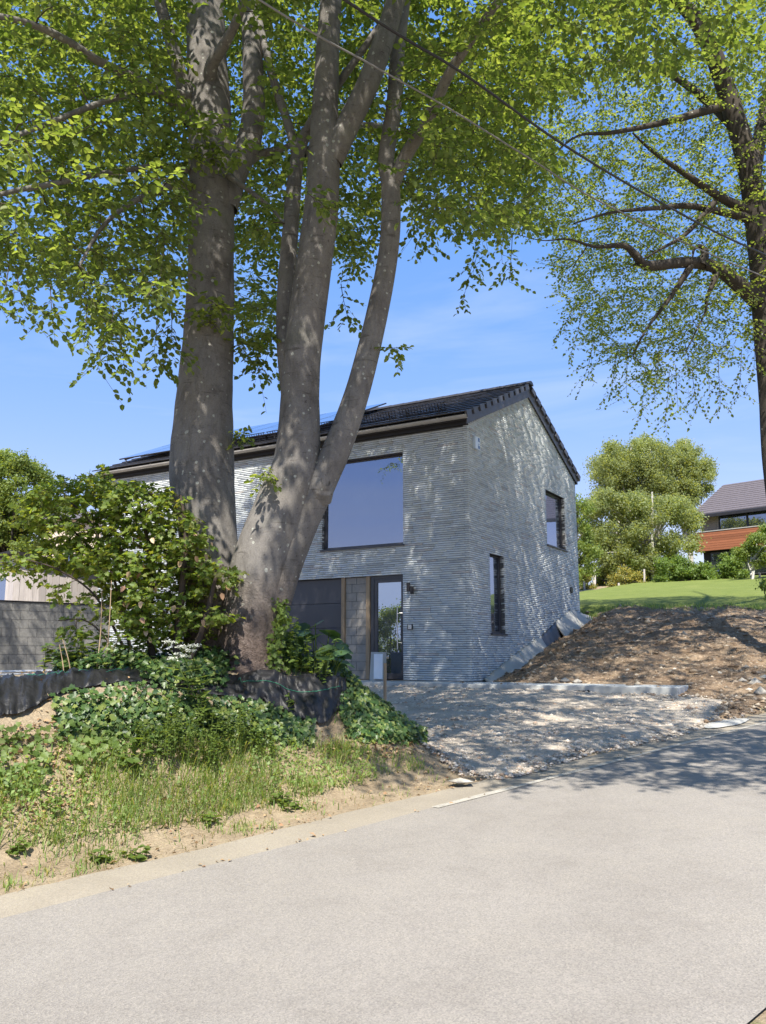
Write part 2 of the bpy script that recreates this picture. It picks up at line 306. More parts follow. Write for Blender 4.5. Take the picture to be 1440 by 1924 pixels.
M['ivy_leaf'] = leafmat('ivy_leaf', [(.02, .05, .015), (.035, .075, .02), (.055, .10, .026), (.09, .14, .035), (.16, .19, .045)], .2, .4)
M['weed_leaf'] = leafmat('weed_leaf', [(.085, .14, .03), (.12, .18, .042), (.16, .215, .06)], .42)
M['meadow_leaf'] = leafmat('meadow_leaf', [(.13, .21, .06), (.18, .27, .085), (.24, .33, .12), (.16, .23, .09)], .46)
M['big_leaf'] = leafmat('butterbur_leaf', [(.035, .08, .028), (.05, .10, .035), (.07, .125, .04)], .3)
M['grass'] = leafmat('grass_blade', [(.11, .185, .045), (.15, .235, .065), (.20, .28, .09), (.33, .32, .16)], .42)
M['straw'] = leafmat('dry_straw', [(.30, .22, .12), (.36, .28, .17), (.24, .16, .09)], .3, tcol=(1.1, 1, .8))
M['litter'] = leafmat('dead_leaf', [(.30, .17, .09), (.40, .27, .15), (.48, .37, .23), (.27, .14, .08)], .15, tcol=(1.1, .9, .7))
M['far_leaf'] = leafmat('far_tree_leaf', [(.10, .15, .035), (.135, .19, .048), (.18, .225, .065)], .42)
M['birch_leaf'] = leafmat('birch_leaf', [(.15, .19, .075), (.19, .235, .10), (.235, .27, .13)], .48)
M['yellow_flower'] = leafmat('broom_flower', [(.36, .30, .05), (.42, .35, .06), (.13, .17, .04), (.17, .20, .05)], .3, tcol=(1.1, 1, .6))
M['willow_leaf'] = leafmat('hedge_leaf', [(.09, .15, .03), (.12, .19, .042), (.16, .22, .055)], .4)
M['white_flower'] = leafmat('white_umbel', [(.72, .74, .66), (.8, .82, .75)], .3, tcol=(1, 1, .95))

# ------------------------------------------------------------------ mesh helpers
def tag(o, label=None, cat=None, group=None, kind=None):
    if label: o['label'] = label
    if cat: o['category'] = cat
    if group: o['group'] = group
    if kind: o['kind'] = kind
    return o
def link(name, me, mat, parent=None):
    o = bpy.data.objects.new(name, me); C.objects.link(o)
    if mat is not None: me.materials.append(M[mat] if isinstance(mat, str) else mat)
    if parent is not None: o.parent = parent; o.matrix_parent_inverse = parent.matrix_world.inverted()
    return o
def npmesh(name, V, F, smooth=False):
    V = np.ascontiguousarray(V, np.float32); F = np.ascontiguousarray(F, np.int32)
    me = bpy.data.meshes.new(name); k = F.shape[1]
    me.vertices.add(len(V)); me.vertices.foreach_set('co', V.ravel())
    me.loops.add(F.size); me.loops.foreach_set('vertex_index', F.ravel())
    me.polygons.add(len(F)); me.polygons.foreach_set('loop_start', np.arange(0, F.size, k, dtype=np.int32))
    me.polygons.foreach_set('loop_total', np.full(len(F), k, np.int32))
    if smooth: me.polygons.foreach_set('use_smooth', np.ones(len(F), bool))
    me.update(calc_edges=True); return me
def empty(name, loc):
    o = bpy.data.objects.new(name, None); C.objects.link(o); o.location = Vector([float(v) for v in loc]); o.empty_display_size = .2
    o.matrix_world = Matrix.Translation(o.location); return o
class MB:
    def __init__(self): self.v = []; self.f = []
    def add(self, V, F):
        k = len(self.v); self.v += [tuple(float(q) for q in p) for p in V]; self.f += [tuple(i+k for i in g) for g in F]
    def hexa(self, P): self.add(P, [(0, 3, 2, 1), (4, 5, 6, 7), (0, 1, 5, 4), (1, 2, 6, 5), (2, 3, 7, 6), (3, 0, 4, 7)])
    def hbox(self, a0, a1, b0, b1, z0, z1):       # box in house axes
        self.hexa([hp(a0, b0, z0), hp(a1, b0, z0), hp(a1, b1, z0), hp(a0, b1, z0), hp(a0, b0, z1), hp(a1, b0, z1), hp(a1, b1, z1), hp(a0, b1, z1)])
    def box(self, c, sx, sy, sz, rz=0, ax=None):
        ca, sa = math.cos(rz), math.sin(rz); P = []
        for dz in (-1, 1):
            for dx, dy in ((-1, -1), (1, -1), (1, 1), (-1, 1)):
                x, y = dx*sx/2, dy*sy/2; P.append((c[0]+x*ca-y*sa, c[1]+x*sa+y*ca, c[2]+dz*sz/2))
        self.hexa(P)
    def tube(self, pts, rad, sides=8, cap=True):
        V, F = tube(np.array(pts, float), np.array(rad, float), sides); self.add(V, F.tolist())
        if cap:
            k = len(self.v)-len(V); self.f.append(tuple(k+i for i in range(sides))[::-1]); self.f.append(tuple(k+len(V)-sides+i for i in range(sides)))
    def build(self, name, mat, parent=None, smooth=False, bevel=0):
        me = bpy.data.meshes.new(name); me.from_pydata(self.v, [], self.f); me.update()
        if smooth: me.polygons.foreach_set('use_smooth', [True]*len(me.polygons))
        o = link(name, me, mat, parent)
        if bevel: bv = o.modifiers.new('bevel', 'BEVEL'); bv.width = bevel; bv.segments = 2; bv.limit_method = 'ANGLE'
        return o
def tube(P, R, sides=8, wob=None):
    n_ = len(P); T = np.gradient(P, axis=0); T /= np.linalg.norm(T, axis=1, keepdims=True)+1e-9
    u = np.cross(T[0], [0, 0, 1.]); u = np.array([1., 0, 0]) if np.linalg.norm(u) < .15 else u
    U = np.zeros_like(P)
    for i in range(n_):
        u = u-T[i]*(u@T[i]); u = u/(np.linalg.norm(u)+1e-9); U[i] = u
    W = np.cross(T, U); an = np.arange(sides)*2*np.pi/sides
    rr = R[:, None]*np.ones((1, sides)) if wob is None else R[:, None]*wob
    V = P[:, None, :]+rr[..., None]*(U[:, None, :]*np.cos(an)[None, :, None]+W[:, None, :]*np.sin(an)[None, :, None])
    i = np.arange(n_-1)[:, None]*sides; j = np.arange(sides)[None, :]; j2 = (j+1) % sides
    Fq = np.stack([i+j, i+j2, i+sides+j2, i+sides+j], -1).reshape(-1, 4)
    return V.reshape(-1, 3), Fq
def catmull(P, m):
    P = np.asarray(P, float); Q = np.vstack([2*P[0]-P[1], P, 2*P[-1]-P[-2]]); out = []
    for i in range(1, len(Q)-2):
        for k in range(m):
            t = k/m; p0, p1, p2, p3 = Q[i-1:i+3]
            out.append(.5*((2*p1)+(-p0+p2)*t+(2*p0-5*p1+4*p2-p3)*t*t+(-p0+3*p1-3*p2+p3)*t**3))
    out.append(P[-1]); return np.array(out)
def unit(v): return v/(np.linalg.norm(v, axis=-1, keepdims=True)+1e-9)
def inpoly(x, y, poly):
    r = np.zeros(np.shape(x), bool); k = len(poly)
    for i in range(k):
        x1, y1 = poly[i]; x2, y2 = poly[(i+1) % k]
        c = ((y1 > y) != (y2 > y)); xs = (x2-x1)*(y-y1)/((y2-y1) if y2 != y1 else 1e-9)+x1
        r ^= c & (x < xs)
    return r
LEAF = {  # outline (along, across) and faces, folded on the midrib by the across value
 'ovate': ([(0, 0), (.30, .33), (.72, .27), (1, 0), (.72, -.27), (.30, -.33)], [(0, 1, 2, 3), (0, 3, 4, 5)]),
 'low':   ([(0, 0), (.45, .30), (1, 0), (.45, -.30)], [(0, 1, 2, 3)]),
 'lobed': ([(0, 0), (.12, .42), (.42, .28), (.62, .44), (.66, .2), (1, 0), (.66, -.2), (.62, -.44), (.42, -.28), (.12, -.42)], [(0, 1, 2, 5), (2, 3, 4, 5), (0, 5, 8, 9), (5, 6, 7, 8)]),
 'round': ([(.06, 0), (-.12, .28), (.1, .5), (.6, .5), (1, .16), (1, -.16), (.6, -.5), (.1, -.5), (-.12, -.28)], [(0, 1, 2, 3), (0, 3, 4, 5), (0, 5, 6, 7), (0, 7, 8, 8)]),
}
def leafmesh(name, P, D, Nn, S, shape, mat, parent=None, fold=.25, curl=.12, smooth=False):
    out, faces = LEAF[shape]; out = np.array(out); k = len(out)
    D = unit(D); B = unit(np.cross(Nn, D)); Nn = np.cross(D, B)
    al = out[:, 0][None, :, None]; ac = out[:, 1][None, :, None]; S_ = S[:, None, None]
    V = P[:, None, :]+S_*(D[:, None, :]*al+B[:, None, :]*ac+Nn[:, None, :]*(fold*np.abs(ac)-curl*al*al))
    if shape == 'round': faces = [f for f in faces if len(set(f)) == 4]+[(0, 7, 8, 1)]
    Fq = (np.arange(len(P))*k)[:, None, None]+np.array(faces)[None]
    return link(name, npmesh(name, V.reshape(-1, 3), Fq.reshape(-1, 4), smooth), mat, parent)
def rdir(m): return unit(RNG.normal(size=(m, 3)))

# ------------------------------------------------------------------ ground, road, gravel, dirt, lawn
def axis(lo, hi, step, far):
    core = list(np.arange(lo, hi, step)); a, b = [], []; q = step; v = core[-1]
    while v < far: q *= 1.16; v += q; b.append(v)
    q = step; v = core[0]
    while v > -far: q *= 1.16; v -= q; a.append(v)
    return np.array(a[::-1]+core+b)
def grid(xs, ys, zf):
    X, Y = np.meshgrid(xs, ys, indexing='ij'); Z = zf(X, Y); nx, ny = X.shape
    V = np.stack([X, Y, Z], -1).reshape(-1, 3); i = np.arange(nx-1)[:, None]*ny; j = np.arange(ny-1)[None, :]
    Fq = np.stack([i+j, i+ny+j, i+ny+j+1, i+j+1], -1).reshape(-1, 4); return V, Fq
V, Fq = grid(axis(-13, 16, .13, 900), axis(2, 34, .13, 1500), lambda x, y: height(x, y)-0.012)
o = link('ground', npmesh('ground', V, Fq, True), 'verge'); tag(o, 'sandy verge soil with dry patches beside the lane', 'ground', kind='structure')
def strip(name, s0, s1, t0, t1, dz, mat, st=.25, ss=.12, jag=0., seed=1):
    T = np.arange(t0, t1, st); S = np.linspace(0, 1, max(2, int((s1-s0)/ss)+1))
    TT, SS = np.meshgrid(T, S, indexing='ij')
    lo = s0+jag*fbm(TT*0, TT, 1.1, 4, seed)*.6; hi = s1+jag*fbm(TT*0+5, TT, 1.3, 4, seed+3)
    Sv = lo+(hi-lo)*SS; X = TT*e[0]+Sv*n[0]; Y = TT*e[1]+Sv*n[1]; Z = GR*np.clip(TT, -40, 60)+dz
    nx, ny = X.shape; V = np.stack([X, Y, Z], -1).reshape(-1, 3); i = np.arange(nx-1)[:, None]*ny; j = np.arange(ny-1)[None, :]
    Fq = np.stack([i+j, i+ny+j, i+ny+j+1, i+j+1], -1).reshape(-1, 4); return npmesh(name, V, Fq, True)
road = link('road', strip('road', 1.62, EDGE, -39, 59.5, .006, 'a', 1.0, .5, .05), 'asphalt'); tag(road, 'pale worn asphalt lane running uphill past the house', 'road', kind='structure')
edg = link('road_edging', strip('road_edging', EDGE-.03, VERGE+.02, -39, 59.5, .000, 'a', .1, .1, .12, 5), 'asphalt_edge'); tag(edg, 'darker asphalt strip between the worn white line and the verge', 'road edging', kind='structure')
lr = random.Random(4); LSEG = [(5.55, 30, .085)]; tt_ = -6.0
for t0, t1, w in LSEG:       # what is left of the painted line
    if t1 < 5.5: M_L = 'line_faint'
    else: M_L = 'line'
    m_ = strip('painted_line', EDGE-w/2-.02, EDGE+w/2-.02, t0, t1, .011, 'l', .03 if t1 < 5.5 else .08, .03, .07 if t1 < 5.5 else .018, int(t0*7)+50); link('painted_line', m_, M_L, road)
def sheet(name, x0, x1, y0, y1, step, inside, mat, lift, relief, fade=.25, label=None, cat=None):
    # inside(x,y): metres to the zone's border (positive within); borders sink below the ground
    xs, ys = np.arange(x0, x1, step), np.arange(y0, y1, step); X, Y = np.meshgrid(xs, ys, indexing='ij')
    I = inside(X, Y)+.25*fbm(X, Y, 1.3, 4, 21); k = np.clip(I/fade, -1, 1)
    Z = height(X, Y)-0.012+np.where(k > 0, lift*np.sqrt(np.clip(k, 0, 1)), .12*k)+relief(X, Y)*np.clip(k, 0, 1)
    nx, ny = X.shape; V = np.stack([X, Y, Z], -1).reshape(-1, 3); i = np.arange(nx-1)[:, None]*ny; j = np.arange(ny-1)[None, :]
    Fq = np.stack([i+j, i+ny+j, i+ny+j+1, i+j+1], -1).reshape(-1, 4)
    ok = (I.reshape(-1)[Fq] > -.18).any(1); Fq = Fq[ok]; u, inv = np.unique(Fq, return_inverse=True)
    o = link(name, npmesh(name, V[u], inv.reshape(Fq.shape), True), mat); tag(o, label, cat, kind='structure'); return o
def in_gravel(x, y):
    t, s = ts(x, y); a, b = ab(x, y)
    right = 9.6-t+.35*(s-6)+np.clip(b+3, 0, 3)*1.4
    right = np.minimum(right, 11.9-t+.55*np.clip(s-6, 0, 9))
    mound = np.where(s < 11, t-7.0-.25*np.clip(s-6, 0, 2)+sst(9, 11, s)*6, 3)
    return np.minimum.reduce([s-VERGE-.02, -1.12-b, mound, a+11, 5.4-a])
def in_dirt(x, y):
    t, s = ts(x, y); a, b = ab(x, y)
    d1 = np.minimum.reduce([b+1.0, 8.0-b+.5*fbm(x, y, .35, 2, 5), a-.02, s-VERGE-.1])
    d2 = np.minimum.reduce([a-5.2, s-VERGE-.1, 8.0-b])
    return np.maximum(d1, d2)
def in_lawn(x, y):
    a, b = ab(x, y); return np.minimum.reduce([b-7.7+.3*fbm(x, y, .5, 3, 5), a+4, 80-b, 60-a])
sheet('gravel_drive', -9, 9, 7, 26, .07, in_gravel, 'gravel', .03, lambda x, y: .02*fbm(x, y, 3, 4, 31)+.012*fbm(x, y, 14, 2, 5), label='grey crushed stone driveway in front of the brick house', cat='driveway')
sheet('dirt_slope', 0, 24, 8, 32, .08, in_dirt, 'dirt', .05, lambda x, y: .11*fbm(x, y, 1.3, 5, 41)+.09*np.abs(fbm(x, y, 4, 4, 43)), label='freshly dug brown dirt slope rising beside the gable', cat='dirt slope')
sheet('lawn', -2, 60, 18, 90, .3, in_lawn, 'lawn', .16, lambda x, y: .02*fbm(x, y, 2, 3, 51), fade=.5, label='mown green lawn above the dirt slope', cat='lawn')
def rocks(P, S, jitter=.35):
    ico = np.array([(0, 0, 1), (1, 0, .1), (.3, .95, -.1), (-.8, .6, .12), (-.8, -.6, -.1), (.3, -.95, .1), (0, 0, -.8)])
    Fi = np.array([(0, 1, 2), (0, 2, 3), (0, 3, 4), (0, 4, 5), (0, 5, 1), (6, 2, 1), (6, 3, 2), (6, 4, 3), (6, 5, 4), (6, 1, 5)])
    m = len(P); V = ico[None]*(1+RNG.uniform(-jitter, jitter, (m, 7, 1))); V = V*np.stack([RNG.uniform(.7, 1.3, m), RNG.uniform(.7, 1.3, m), RNG.uniform(.4, .8, m)], -1)[:, None]
    a = RNG.uniform(0, 6.28, m); ca, sa = np.cos(a)[:, None], np.sin(a)[:, None]; x, y = V[..., 0]*ca-V[..., 1]*sa, V[..., 0]*sa+V[..., 1]*ca
    V = np.stack([x, y, V[..., 2]], -1)*S[:, None, None]+P[:, None]
    return V.reshape(-1, 3), ((np.arange(m)*7)[:, None, None]+Fi[None]).reshape(-1, 3)
def scatter(m, x0, x1, y0, y1, ok, dens=None):
    X = RNG.uniform(x0, x1, m); Y = RNG.uniform(y0, y1, m); k = ok(X, Y)
    return X[k], Y[k]
X, Y = scatter(130000, -6, 9, 7, 19, lambda x, y: (in_gravel(x, y)+.25*fbm(x, y, 1.3, 4, 21) > -.12) & (RNG.uniform(size=len(x)) < np.clip(7.5/y, 0, 1)**2*.9+.12) & (y < 17.5))
P = np.stack([X, Y, height(X, Y)+.012], -1); V, Fq = rocks(P, np.clip(RNG.lognormal(-4.1, .42, len(X)), .008, .055))
o = link('gravel', npmesh('gravel', V, Fq), 'stones'); tag(o, 'loose grey crushed stones covering the driveway', 'gravel', kind='stuff')
X, Y = scatter(70000, 1.5, 17, 9, 27, lambda x, y: in_dirt(x, y) > -.1)
P = np.stack([X, Y, height(X, Y)+.03+.11*fbm(X, Y, 1.3, 5, 41)+.09*np.abs(fbm(X, Y, 4, 4, 43))], -1); V, Fq = rocks(P, np.clip(RNG.lognormal(-4.0, .6, len(X)), .009, .11), .5)
o = link('dirt_clods', npmesh('dirt_clods', V, Fq), 'clods'); tag(o, 'brown clods and crumbs of earth on the dirt slope', 'clods', kind='stuff')
RK = [(1395, 1283, .11), (1420, 1290, .14), (1437, 1278, .15), (1408, 1300, .10), (1380, 1296, .08), (1430, 1306, .12), (1418, 1272, .09), (1385, 1312, .07), (1352, 1268, .07), (1268, 1262, .08), (1180, 1262, .07), (1062, 1283, .12), (1085, 1284, .10), (1045, 1281, .09), (1400, 1226, .08), (1310, 1230, .06), (1235, 1205, .06), (865, 1478, .13), (1275, 1250, .07), (1160, 1232, .06)]
for px, py, r in RK:
    q = hit(px, py, 6); V, Fq = rocks(np.zeros((1, 3)), np.array([r]), .3)
    me = npmesh('rock', V, Fq); o = link('rock', me, 'rock'); o.location = (q[0], q[1], H1(q[0], q[1])+r*.22)
    sb = o.modifiers.new('s', 'SUBSURF'); sb.levels = 1; sb.render_levels = 1; sb.subdivision_type = 'SIMPLE'
    t_, s_ = ts(q[0], q[1])
    if py > 1400: o.scale = (1.25, .9, .4); o.location.z += .02
    if py > 1400: tag(o, 'flat pale rock at the gravel edge by the lane', 'rock')
    else: tag(o, 'pale rock lying on the brown dirt slope', 'rock', 'rocks on the dirt slope')
# ------------------------------------------------------------------ the brick house
def s_of_px(px, z):
    lo, hi = 0.0, FL
    for _ in range(40):
        mid = (lo+hi)/2
        if project(hp(-mid, 0, z))[0] > px: lo = mid
        else: hi = mid
    return lo
def b_of_px(px, z):
    lo, hi = 0.0, GW
    for _ in range(40):
        mid = (lo+hi)/2
        if project(hp(0, mid, z))[0] < px: lo = mid
        else: hi = mid
    return lo
CH = .048
SL = .443; CT = math.cos(math.atan(SL)); STH = math.sin(math.atan(SL)); ZR0 = 5.80-.22*SL
W_FRONT = (-3.82, -1.613, 62*CH, 106*CH); GAR_L = 6.15
OPEN_F = (-GAR_L, -1.627, -1, 48*CH)
W_TALL = (1.075, 1.90, 21*CH, 58.5*CH); W_UP = (4.92, 6.45, 71*CH, 102.5*CH)
house = empty('brick_house', hp(-FL/2, GW/2, 0))
tag(house, 'grey long-brick house with dark gable roof, solar panels and large picture window', 'house')
def core(name, boxes, tri=None):
    mb = MB()
    for b_ in boxes: mb.hbox(*b_)
    if tri: mb.add(*tri)
    return mb.build(name, 'mortar', house)
def cells(u0, u1, z0, z1, holes):
    us = sorted({u0, u1, *[h[0] for h in holes], *[h[1] for h in holes]}); zs = sorted({z0, z1, *[max(z0, h[2]) for h in holes], *[h[3] for h in holes]}); r = []
    for i in range(len(us)-1):
        for j in range(len(zs)-1):
            uc, zc = (us[i]+us[i+1])/2, (zs[j]+zs[j+1])/2
            if not any(h[0] < uc < h[1] and h[2] < zc < h[3] for h in holes): r.append((us[i], us[i+1], zs[j], zs[j+1]))
    return r
fw = core('front_wall', [(u0, u1, .012, .30, z0, z1) for u0, u1, z0, z1 in cells(-FL, -.012, -.3, HW+.05, [W_FRONT, OPEN_F])])
tri = [hp(a_, b_, z_) for a_ in (-.012, -.30) for b_, z_ in ((.02, HW), (GW-.02, HW), (GW/2, HW+SL*GW/2+.03))]
gw = core('gable_wall', [(-.30, -.012, u0, u1, z0, z1) for u0, u1, z0, z1 in cells(.30, GW, -.3, HW, [W_TALL, W_UP])]+[(-.30, -.012, .012, .30, -.3, HW)], (tri, [(0, 1, 2), (3, 5, 4), (0, 3, 4, 1), (1, 4, 5, 2), (2, 5, 3, 0)]))
core('rear_wall', [(-FL, -.30, GW-.3, GW, -.3, HW), (-FL, -FL+.3, .31, GW-.31, -.3, HW+.0)])
rb_ = random.Random(3)
def course(u0, u1, holes, zc, start=None):
    iv = [(u0, u1)]
    for h in holes:
        if h[2] < zc < h[3]:
            iv = [p for q in iv for p in ((q[0], min(q[1], h[0]-.000)), (max(q[0], h[1]+.000), q[1])) if p[1]-p[0] > .02]
    out = []
    for p0, p1 in iv:
        x = p0; first = True
        while x < p1-.01:
            Lb = rb_.choice([.49, .49, .49, .49, .36, .42]) if not first else rb_.uniform(.14, .49)
            if p1-(x+Lb) < .1: Lb = p1-x
            out.append((x, min(x+Lb, p1))); x += Lb+.007; first = False
    return out
bricks = []         # (plane, u0, u1, z0, z1, tone)
nc = int(HW/CH)
for k in range(160):
    z0 = k*CH; z1 = z0+CH-.010; zc = z0+CH/2
    if k < nc:
        for u0, u1 in course(-FL, 0.0 if k % 2 else -.107, [W_FRONT, OPEN_F], zc): bricks.append(('f', u0, u1, z0, z1))
    g0, g1 = (.107 if k % 2 else 0.0), GW
    if z0 > HW:
        lim = (z1-HW)/SL; g0, g1 = max(.0, lim-.03), GW-lim+.03
        if g1-g0 < .15: continue
    for u0, u1 in course(g0, g1, [W_TALL, W_UP], zc):
        q = hp(.6, (u0+u1)/2, 0)
        if ZB+z1 < height(q[0], q[1], False)-.35: continue
        bricks.append(('g', u0, u1, z0, z1))
def brick_verts(w, u0, u1, z0, z1):
    d = rb_.uniform(-.001, .0015); j = lambda: rb_.uniform(-.0007, .0007)
    if w == 'f': f = lambda u, dp, z: hp(u, dp, z)
    else: f = lambda u, dp, z: hp(-dp, u, z)
    return [f(u0+j(), -d, z0+j()), f(u1+j(), -d, z0+j()), f(u1, .1, z0), f(u0, .1, z0), f(u0+j(), -d, z1+j()), f(u1+j(), -d, z1+j()), f(u1, .1, z1), f(u0, .1, z1)]
HX = [(0, 3, 2, 1), (4, 5, 6, 7), (0, 1, 5, 4), (1, 2, 6, 5), (2, 3, 7, 6), (3, 0, 4, 7)]
BV = [np.array(brick_verts(*b_)) for b_ in bricks]
TN = np.clip(RNG.normal(.55, .14, len(bricks)), 0, .92); TN[RNG.uniform(size=len(bricks)) < .03] = 1.0; TN[RNG.uniform(size=len(bricks)) < .06] *= .45
area = []
for b_, v_ in zip(bricks, BV):
    x, y, _ = project(v_[[0, 1, 5, 4]]); ar = .5*abs(sum(x[i]*y[(i+1) % 4]-x[(i+1) % 4]*y[i] for i in range(4)))
    area.append(ar*(1 if x.min() > 620 else .2))
big = set(np.argsort(area)[::-1][:300].tolist())
def brick_obj(name, idx, parent):
    V = np.concatenate([BV[i] for i in idx]); Fq = np.concatenate([np.array(HX)+8*k for k in range(len(idx))])
    me = npmesh(name, V, Fq); at_ = me.attributes.new('tone', 'FLOAT', 'FACE'); at_.data.foreach_set('value', np.repeat(TN[idx], 6).astype(np.float32))
    return link(name, me, 'brick', parent)
for i in sorted(big): brick_obj('brick', [i], fw if bricks[i][0] == 'f' else gw)
o = brick_obj('brick_courses', [i for i in range(len(bricks)) if i not in big and bricks[i][0] == 'f'], fw); o['kind'] = 'stuff'
o = brick_obj('brick_courses', [i for i in range(len(bricks)) if i not in big and bricks[i][0] == 'g'], gw); o['kind'] = 'stuff'

def ring(mb, f, u0, u1, z0, z1, w, d0, d1):      # rectangular frame from four butted bars
    wl_, wr_, wb_, wt_ = w if isinstance(w, tuple) else (w,)*4
    for q in ((u0, u0+wl_, z0, z1), (u1-wr_, u1, z0, z1), (u0+wl_, u1-wr_, z0, z0+wb_), (u0+wl_, u1-wr_, z1-wt_, z1)): f(mb, q[0], q[1], q[2], q[3], d0, d1)
fF = lambda mb, u0, u1, z0, z1, d0, d1: mb.hbox(u0, u1, d0, d1, z0, z1)
fG = lambda mb, u0, u1, z0, z1, d0, d1: mb.hbox(-d1, -d0, u0, u1, z0, z1)
def window(f, r, sill_out, w=.055):
    u0, u1, z0, z1 = r; mb = MB(); ring(mb, f, u0+.002, u1-.002, z0+.002, z1-.002, w, .105, .175); fr = mb.build('window', 'frame', house)
    mb = MB(); f(mb, u0+w, u1-w, z0+w, z1-w, .135, .150); mb.build('pane', 'glass', fr)
    mb = MB(); f(mb, u0-.03, u1+.03, z0-.035, z0-.002, -.045, .10); mb.build('sill', 'frame', fr, bevel=.004)
    mb = MB(); f(mb, u0-.001, u1+.001, z1-.035, z1-.001, .004, .103); mb.build('head_flashing', 'frame_dark', fr)
    return fr
window(fF, W_FRONT, 1)['label'] = 'wide square picture window reflecting the sky'
window(fG, W_TALL, 1, .05)['label'] = 'tall narrow window low on the gable'
window(fG, W_UP, 1, .06)['label'] = 'upper gable window near the rear corner'
# entrance: door, battens, block infill, garage door under one lintel
LT = 48*CH
sd1, sd2 = 1.627, 2.50; mb = MB(); ring(mb, fF, -sd2, -sd1, .012, LT-.004, (.085, .03, .03, .06), .06, .16); door = mb.build('door', 'frame', house); door['label'] = 'dark front door with tall glass and steel bar handle'
mb = MB(); ring(mb, fF, -sd2+.087, -sd1-.032, .044, LT-.066, (.075, .055, .09, .09), .075, .145); mb.build('door_leaf', 'frame', door)
mb = MB(); fF(mb, -sd2+.162, -sd1-.087, .134, LT-.156, .105, .125); mb.build('glass_panel', 'door_glass', door)
hb = -sd1-.155; mb = MB(); mb.tube([hp(hb, .02, .66), hp(hb, .02, 1.58)], [.013]*2, 10)
for z in (.80, 1.45): mb.tube([hp(hb, .02, z), hp(hb+.10, .075, z)], [.008]*2, 8)
mb.build('handle', 'steel', door)
sbat1 = s_of_px(688, 1.5); sbat2 = s_of_px(640, 1.5)
for s0, s1 in ((sd2+.012, sbat1+.02), (sbat2-.09, sbat2)):
    mb = MB(); fF(mb, -s1, -s0, .0, LT-.004, .03, .12); mb.build('batten', 'batten', house, bevel=.003)
inf = core('block_infill', [(-sbat2+.095, -sbat1-.025, .085, .28, 0, LT-.01)]); inf.data.materials[0] = M['mortar']
b0, b1 = -sbat2+.095, -sbat1-.025
for k in range(12):
    z0 = k*.195; z1 = min(z0+.187, LT-.012)
    if z1-z0 < .03: continue
    cut = b0+(b1-b0)*(.52 if k % 2 else .30)
    for q0, q1 in ((b0, cut-.005), (cut+.005, b1)):
        mb = MB(); fF(mb, q0, q1, z0, z1, .075+rb_.uniform(0, .004), .2); mb.build('block', 'block', inf, bevel=.003)
gd = MB(); fF(gd, -GAR_L, -sbat2-.005, .0, LT-.004, .16, .24); gdo = gd.build('garage_door', 'frame', house)
for k in range(4):
    z0 = .01+k*.572; mb = MB(); fF(mb, -GAR_L+.03, -sbat2-.012, z0, z0+.566, .125, .16); mb.build('panel', 'frame', gdo, bevel=.006)
# roof
def rp(a_, r, h, side):
    b_ = -.22+r*CT-h*STH; z = ZR0+r*STH+h*CT
    return hp(a_, b_ if side == 0 else GW-b_, z)
RL = (GW/2+.22)/CT
mb = MB()
for sd_ in (0, 1):
    q = [rp(-FL-.10, .0, -.16, sd_), rp(.02, .0, -.16, sd_), rp(.02, RL-.07, -.16, sd_), rp(-FL-.10, RL-.07, -.16, sd_), rp(-FL-.10, .0, -.006, sd_), rp(.02, .0, -.006, sd_), rp(.02, RL-.005, -.006, sd_), rp(-FL-.10, RL-.005, -.006, sd_)]
    mb.hexa(q if sd_ == 0 else [q[3], q[2], q[1], q[0], q[7], q[6], q[5], q[4]])
roof = mb.build('roof', 'soffit', house)
NG = 11; GA = (RL-.02)/NG; TW = .302; cols_ = int((FL+.2)/TW)+1
def tile_verts(c, k, sd_):
    a1 = .10-c*TW; a0 = a1-TW+.004; r0 = k*GA-.02; r1 = min(r0+GA+.05, RL-.01); j = rb_.uniform(-.003, .003)
    V = [rp(a0, r0, .028+j, sd_), rp(a1, r0, .028+j, sd_), rp(a1, r1, .002, sd_), rp(a0, r1, .002, sd_), rp(a0, r0, .056+j, sd_), rp(a1, r0, .056+j, sd_), rp(a1, r1, .024, sd_), rp(a0, r1, .024, sd_)]
    return V
near = sorted([(c, k) for c in range(cols_) for k in range(NG)], key=lambda q: q[0]+.6*q[1])[:300]; nset = set(near)
for c, k in near:
    mb = MB(); mb.hexa(tile_verts(c, k, 0)); mb.build('tile', 'tile', roof)
mb = MB()
for c in range(cols_):
    for k in range(NG):
        if (c, k) not in nset: mb.hexa(tile_verts(c, k, 0))
        V = tile_verts(c, k, 1); mb.hexa([V[3], V[2], V[1], V[0], V[7], V[6], V[5], V[4]])
o = mb.build('tile_field', 'tile', roof); o['kind'] = 'stuff'
nr = 28; rl = (FL+.22)/nr
for k in range(nr):
    a1 = .13-k*rl; a0 = a1-rl-.03; mb = MB(); zc = ZR0+RL*STH-.015; V = []
    for a_, rr in ((a0, .13), (a1, .138)):
        for an in np.linspace(math.pi*.02, math.pi*.98, 8): V.append(hp(a_, GW/2+math.cos(an)*rr*1.15, zc+math.sin(an)*rr*.75-.0))
    F_ = [(i, i+1, i+9, i+8) for i in range(7)]+[tuple(range(7, -1, -1)), tuple(range(8, 16)), (0, 8, 15, 7)]
    mb.add(V, F_); mb.build('ridge_tile', 'tile', roof)
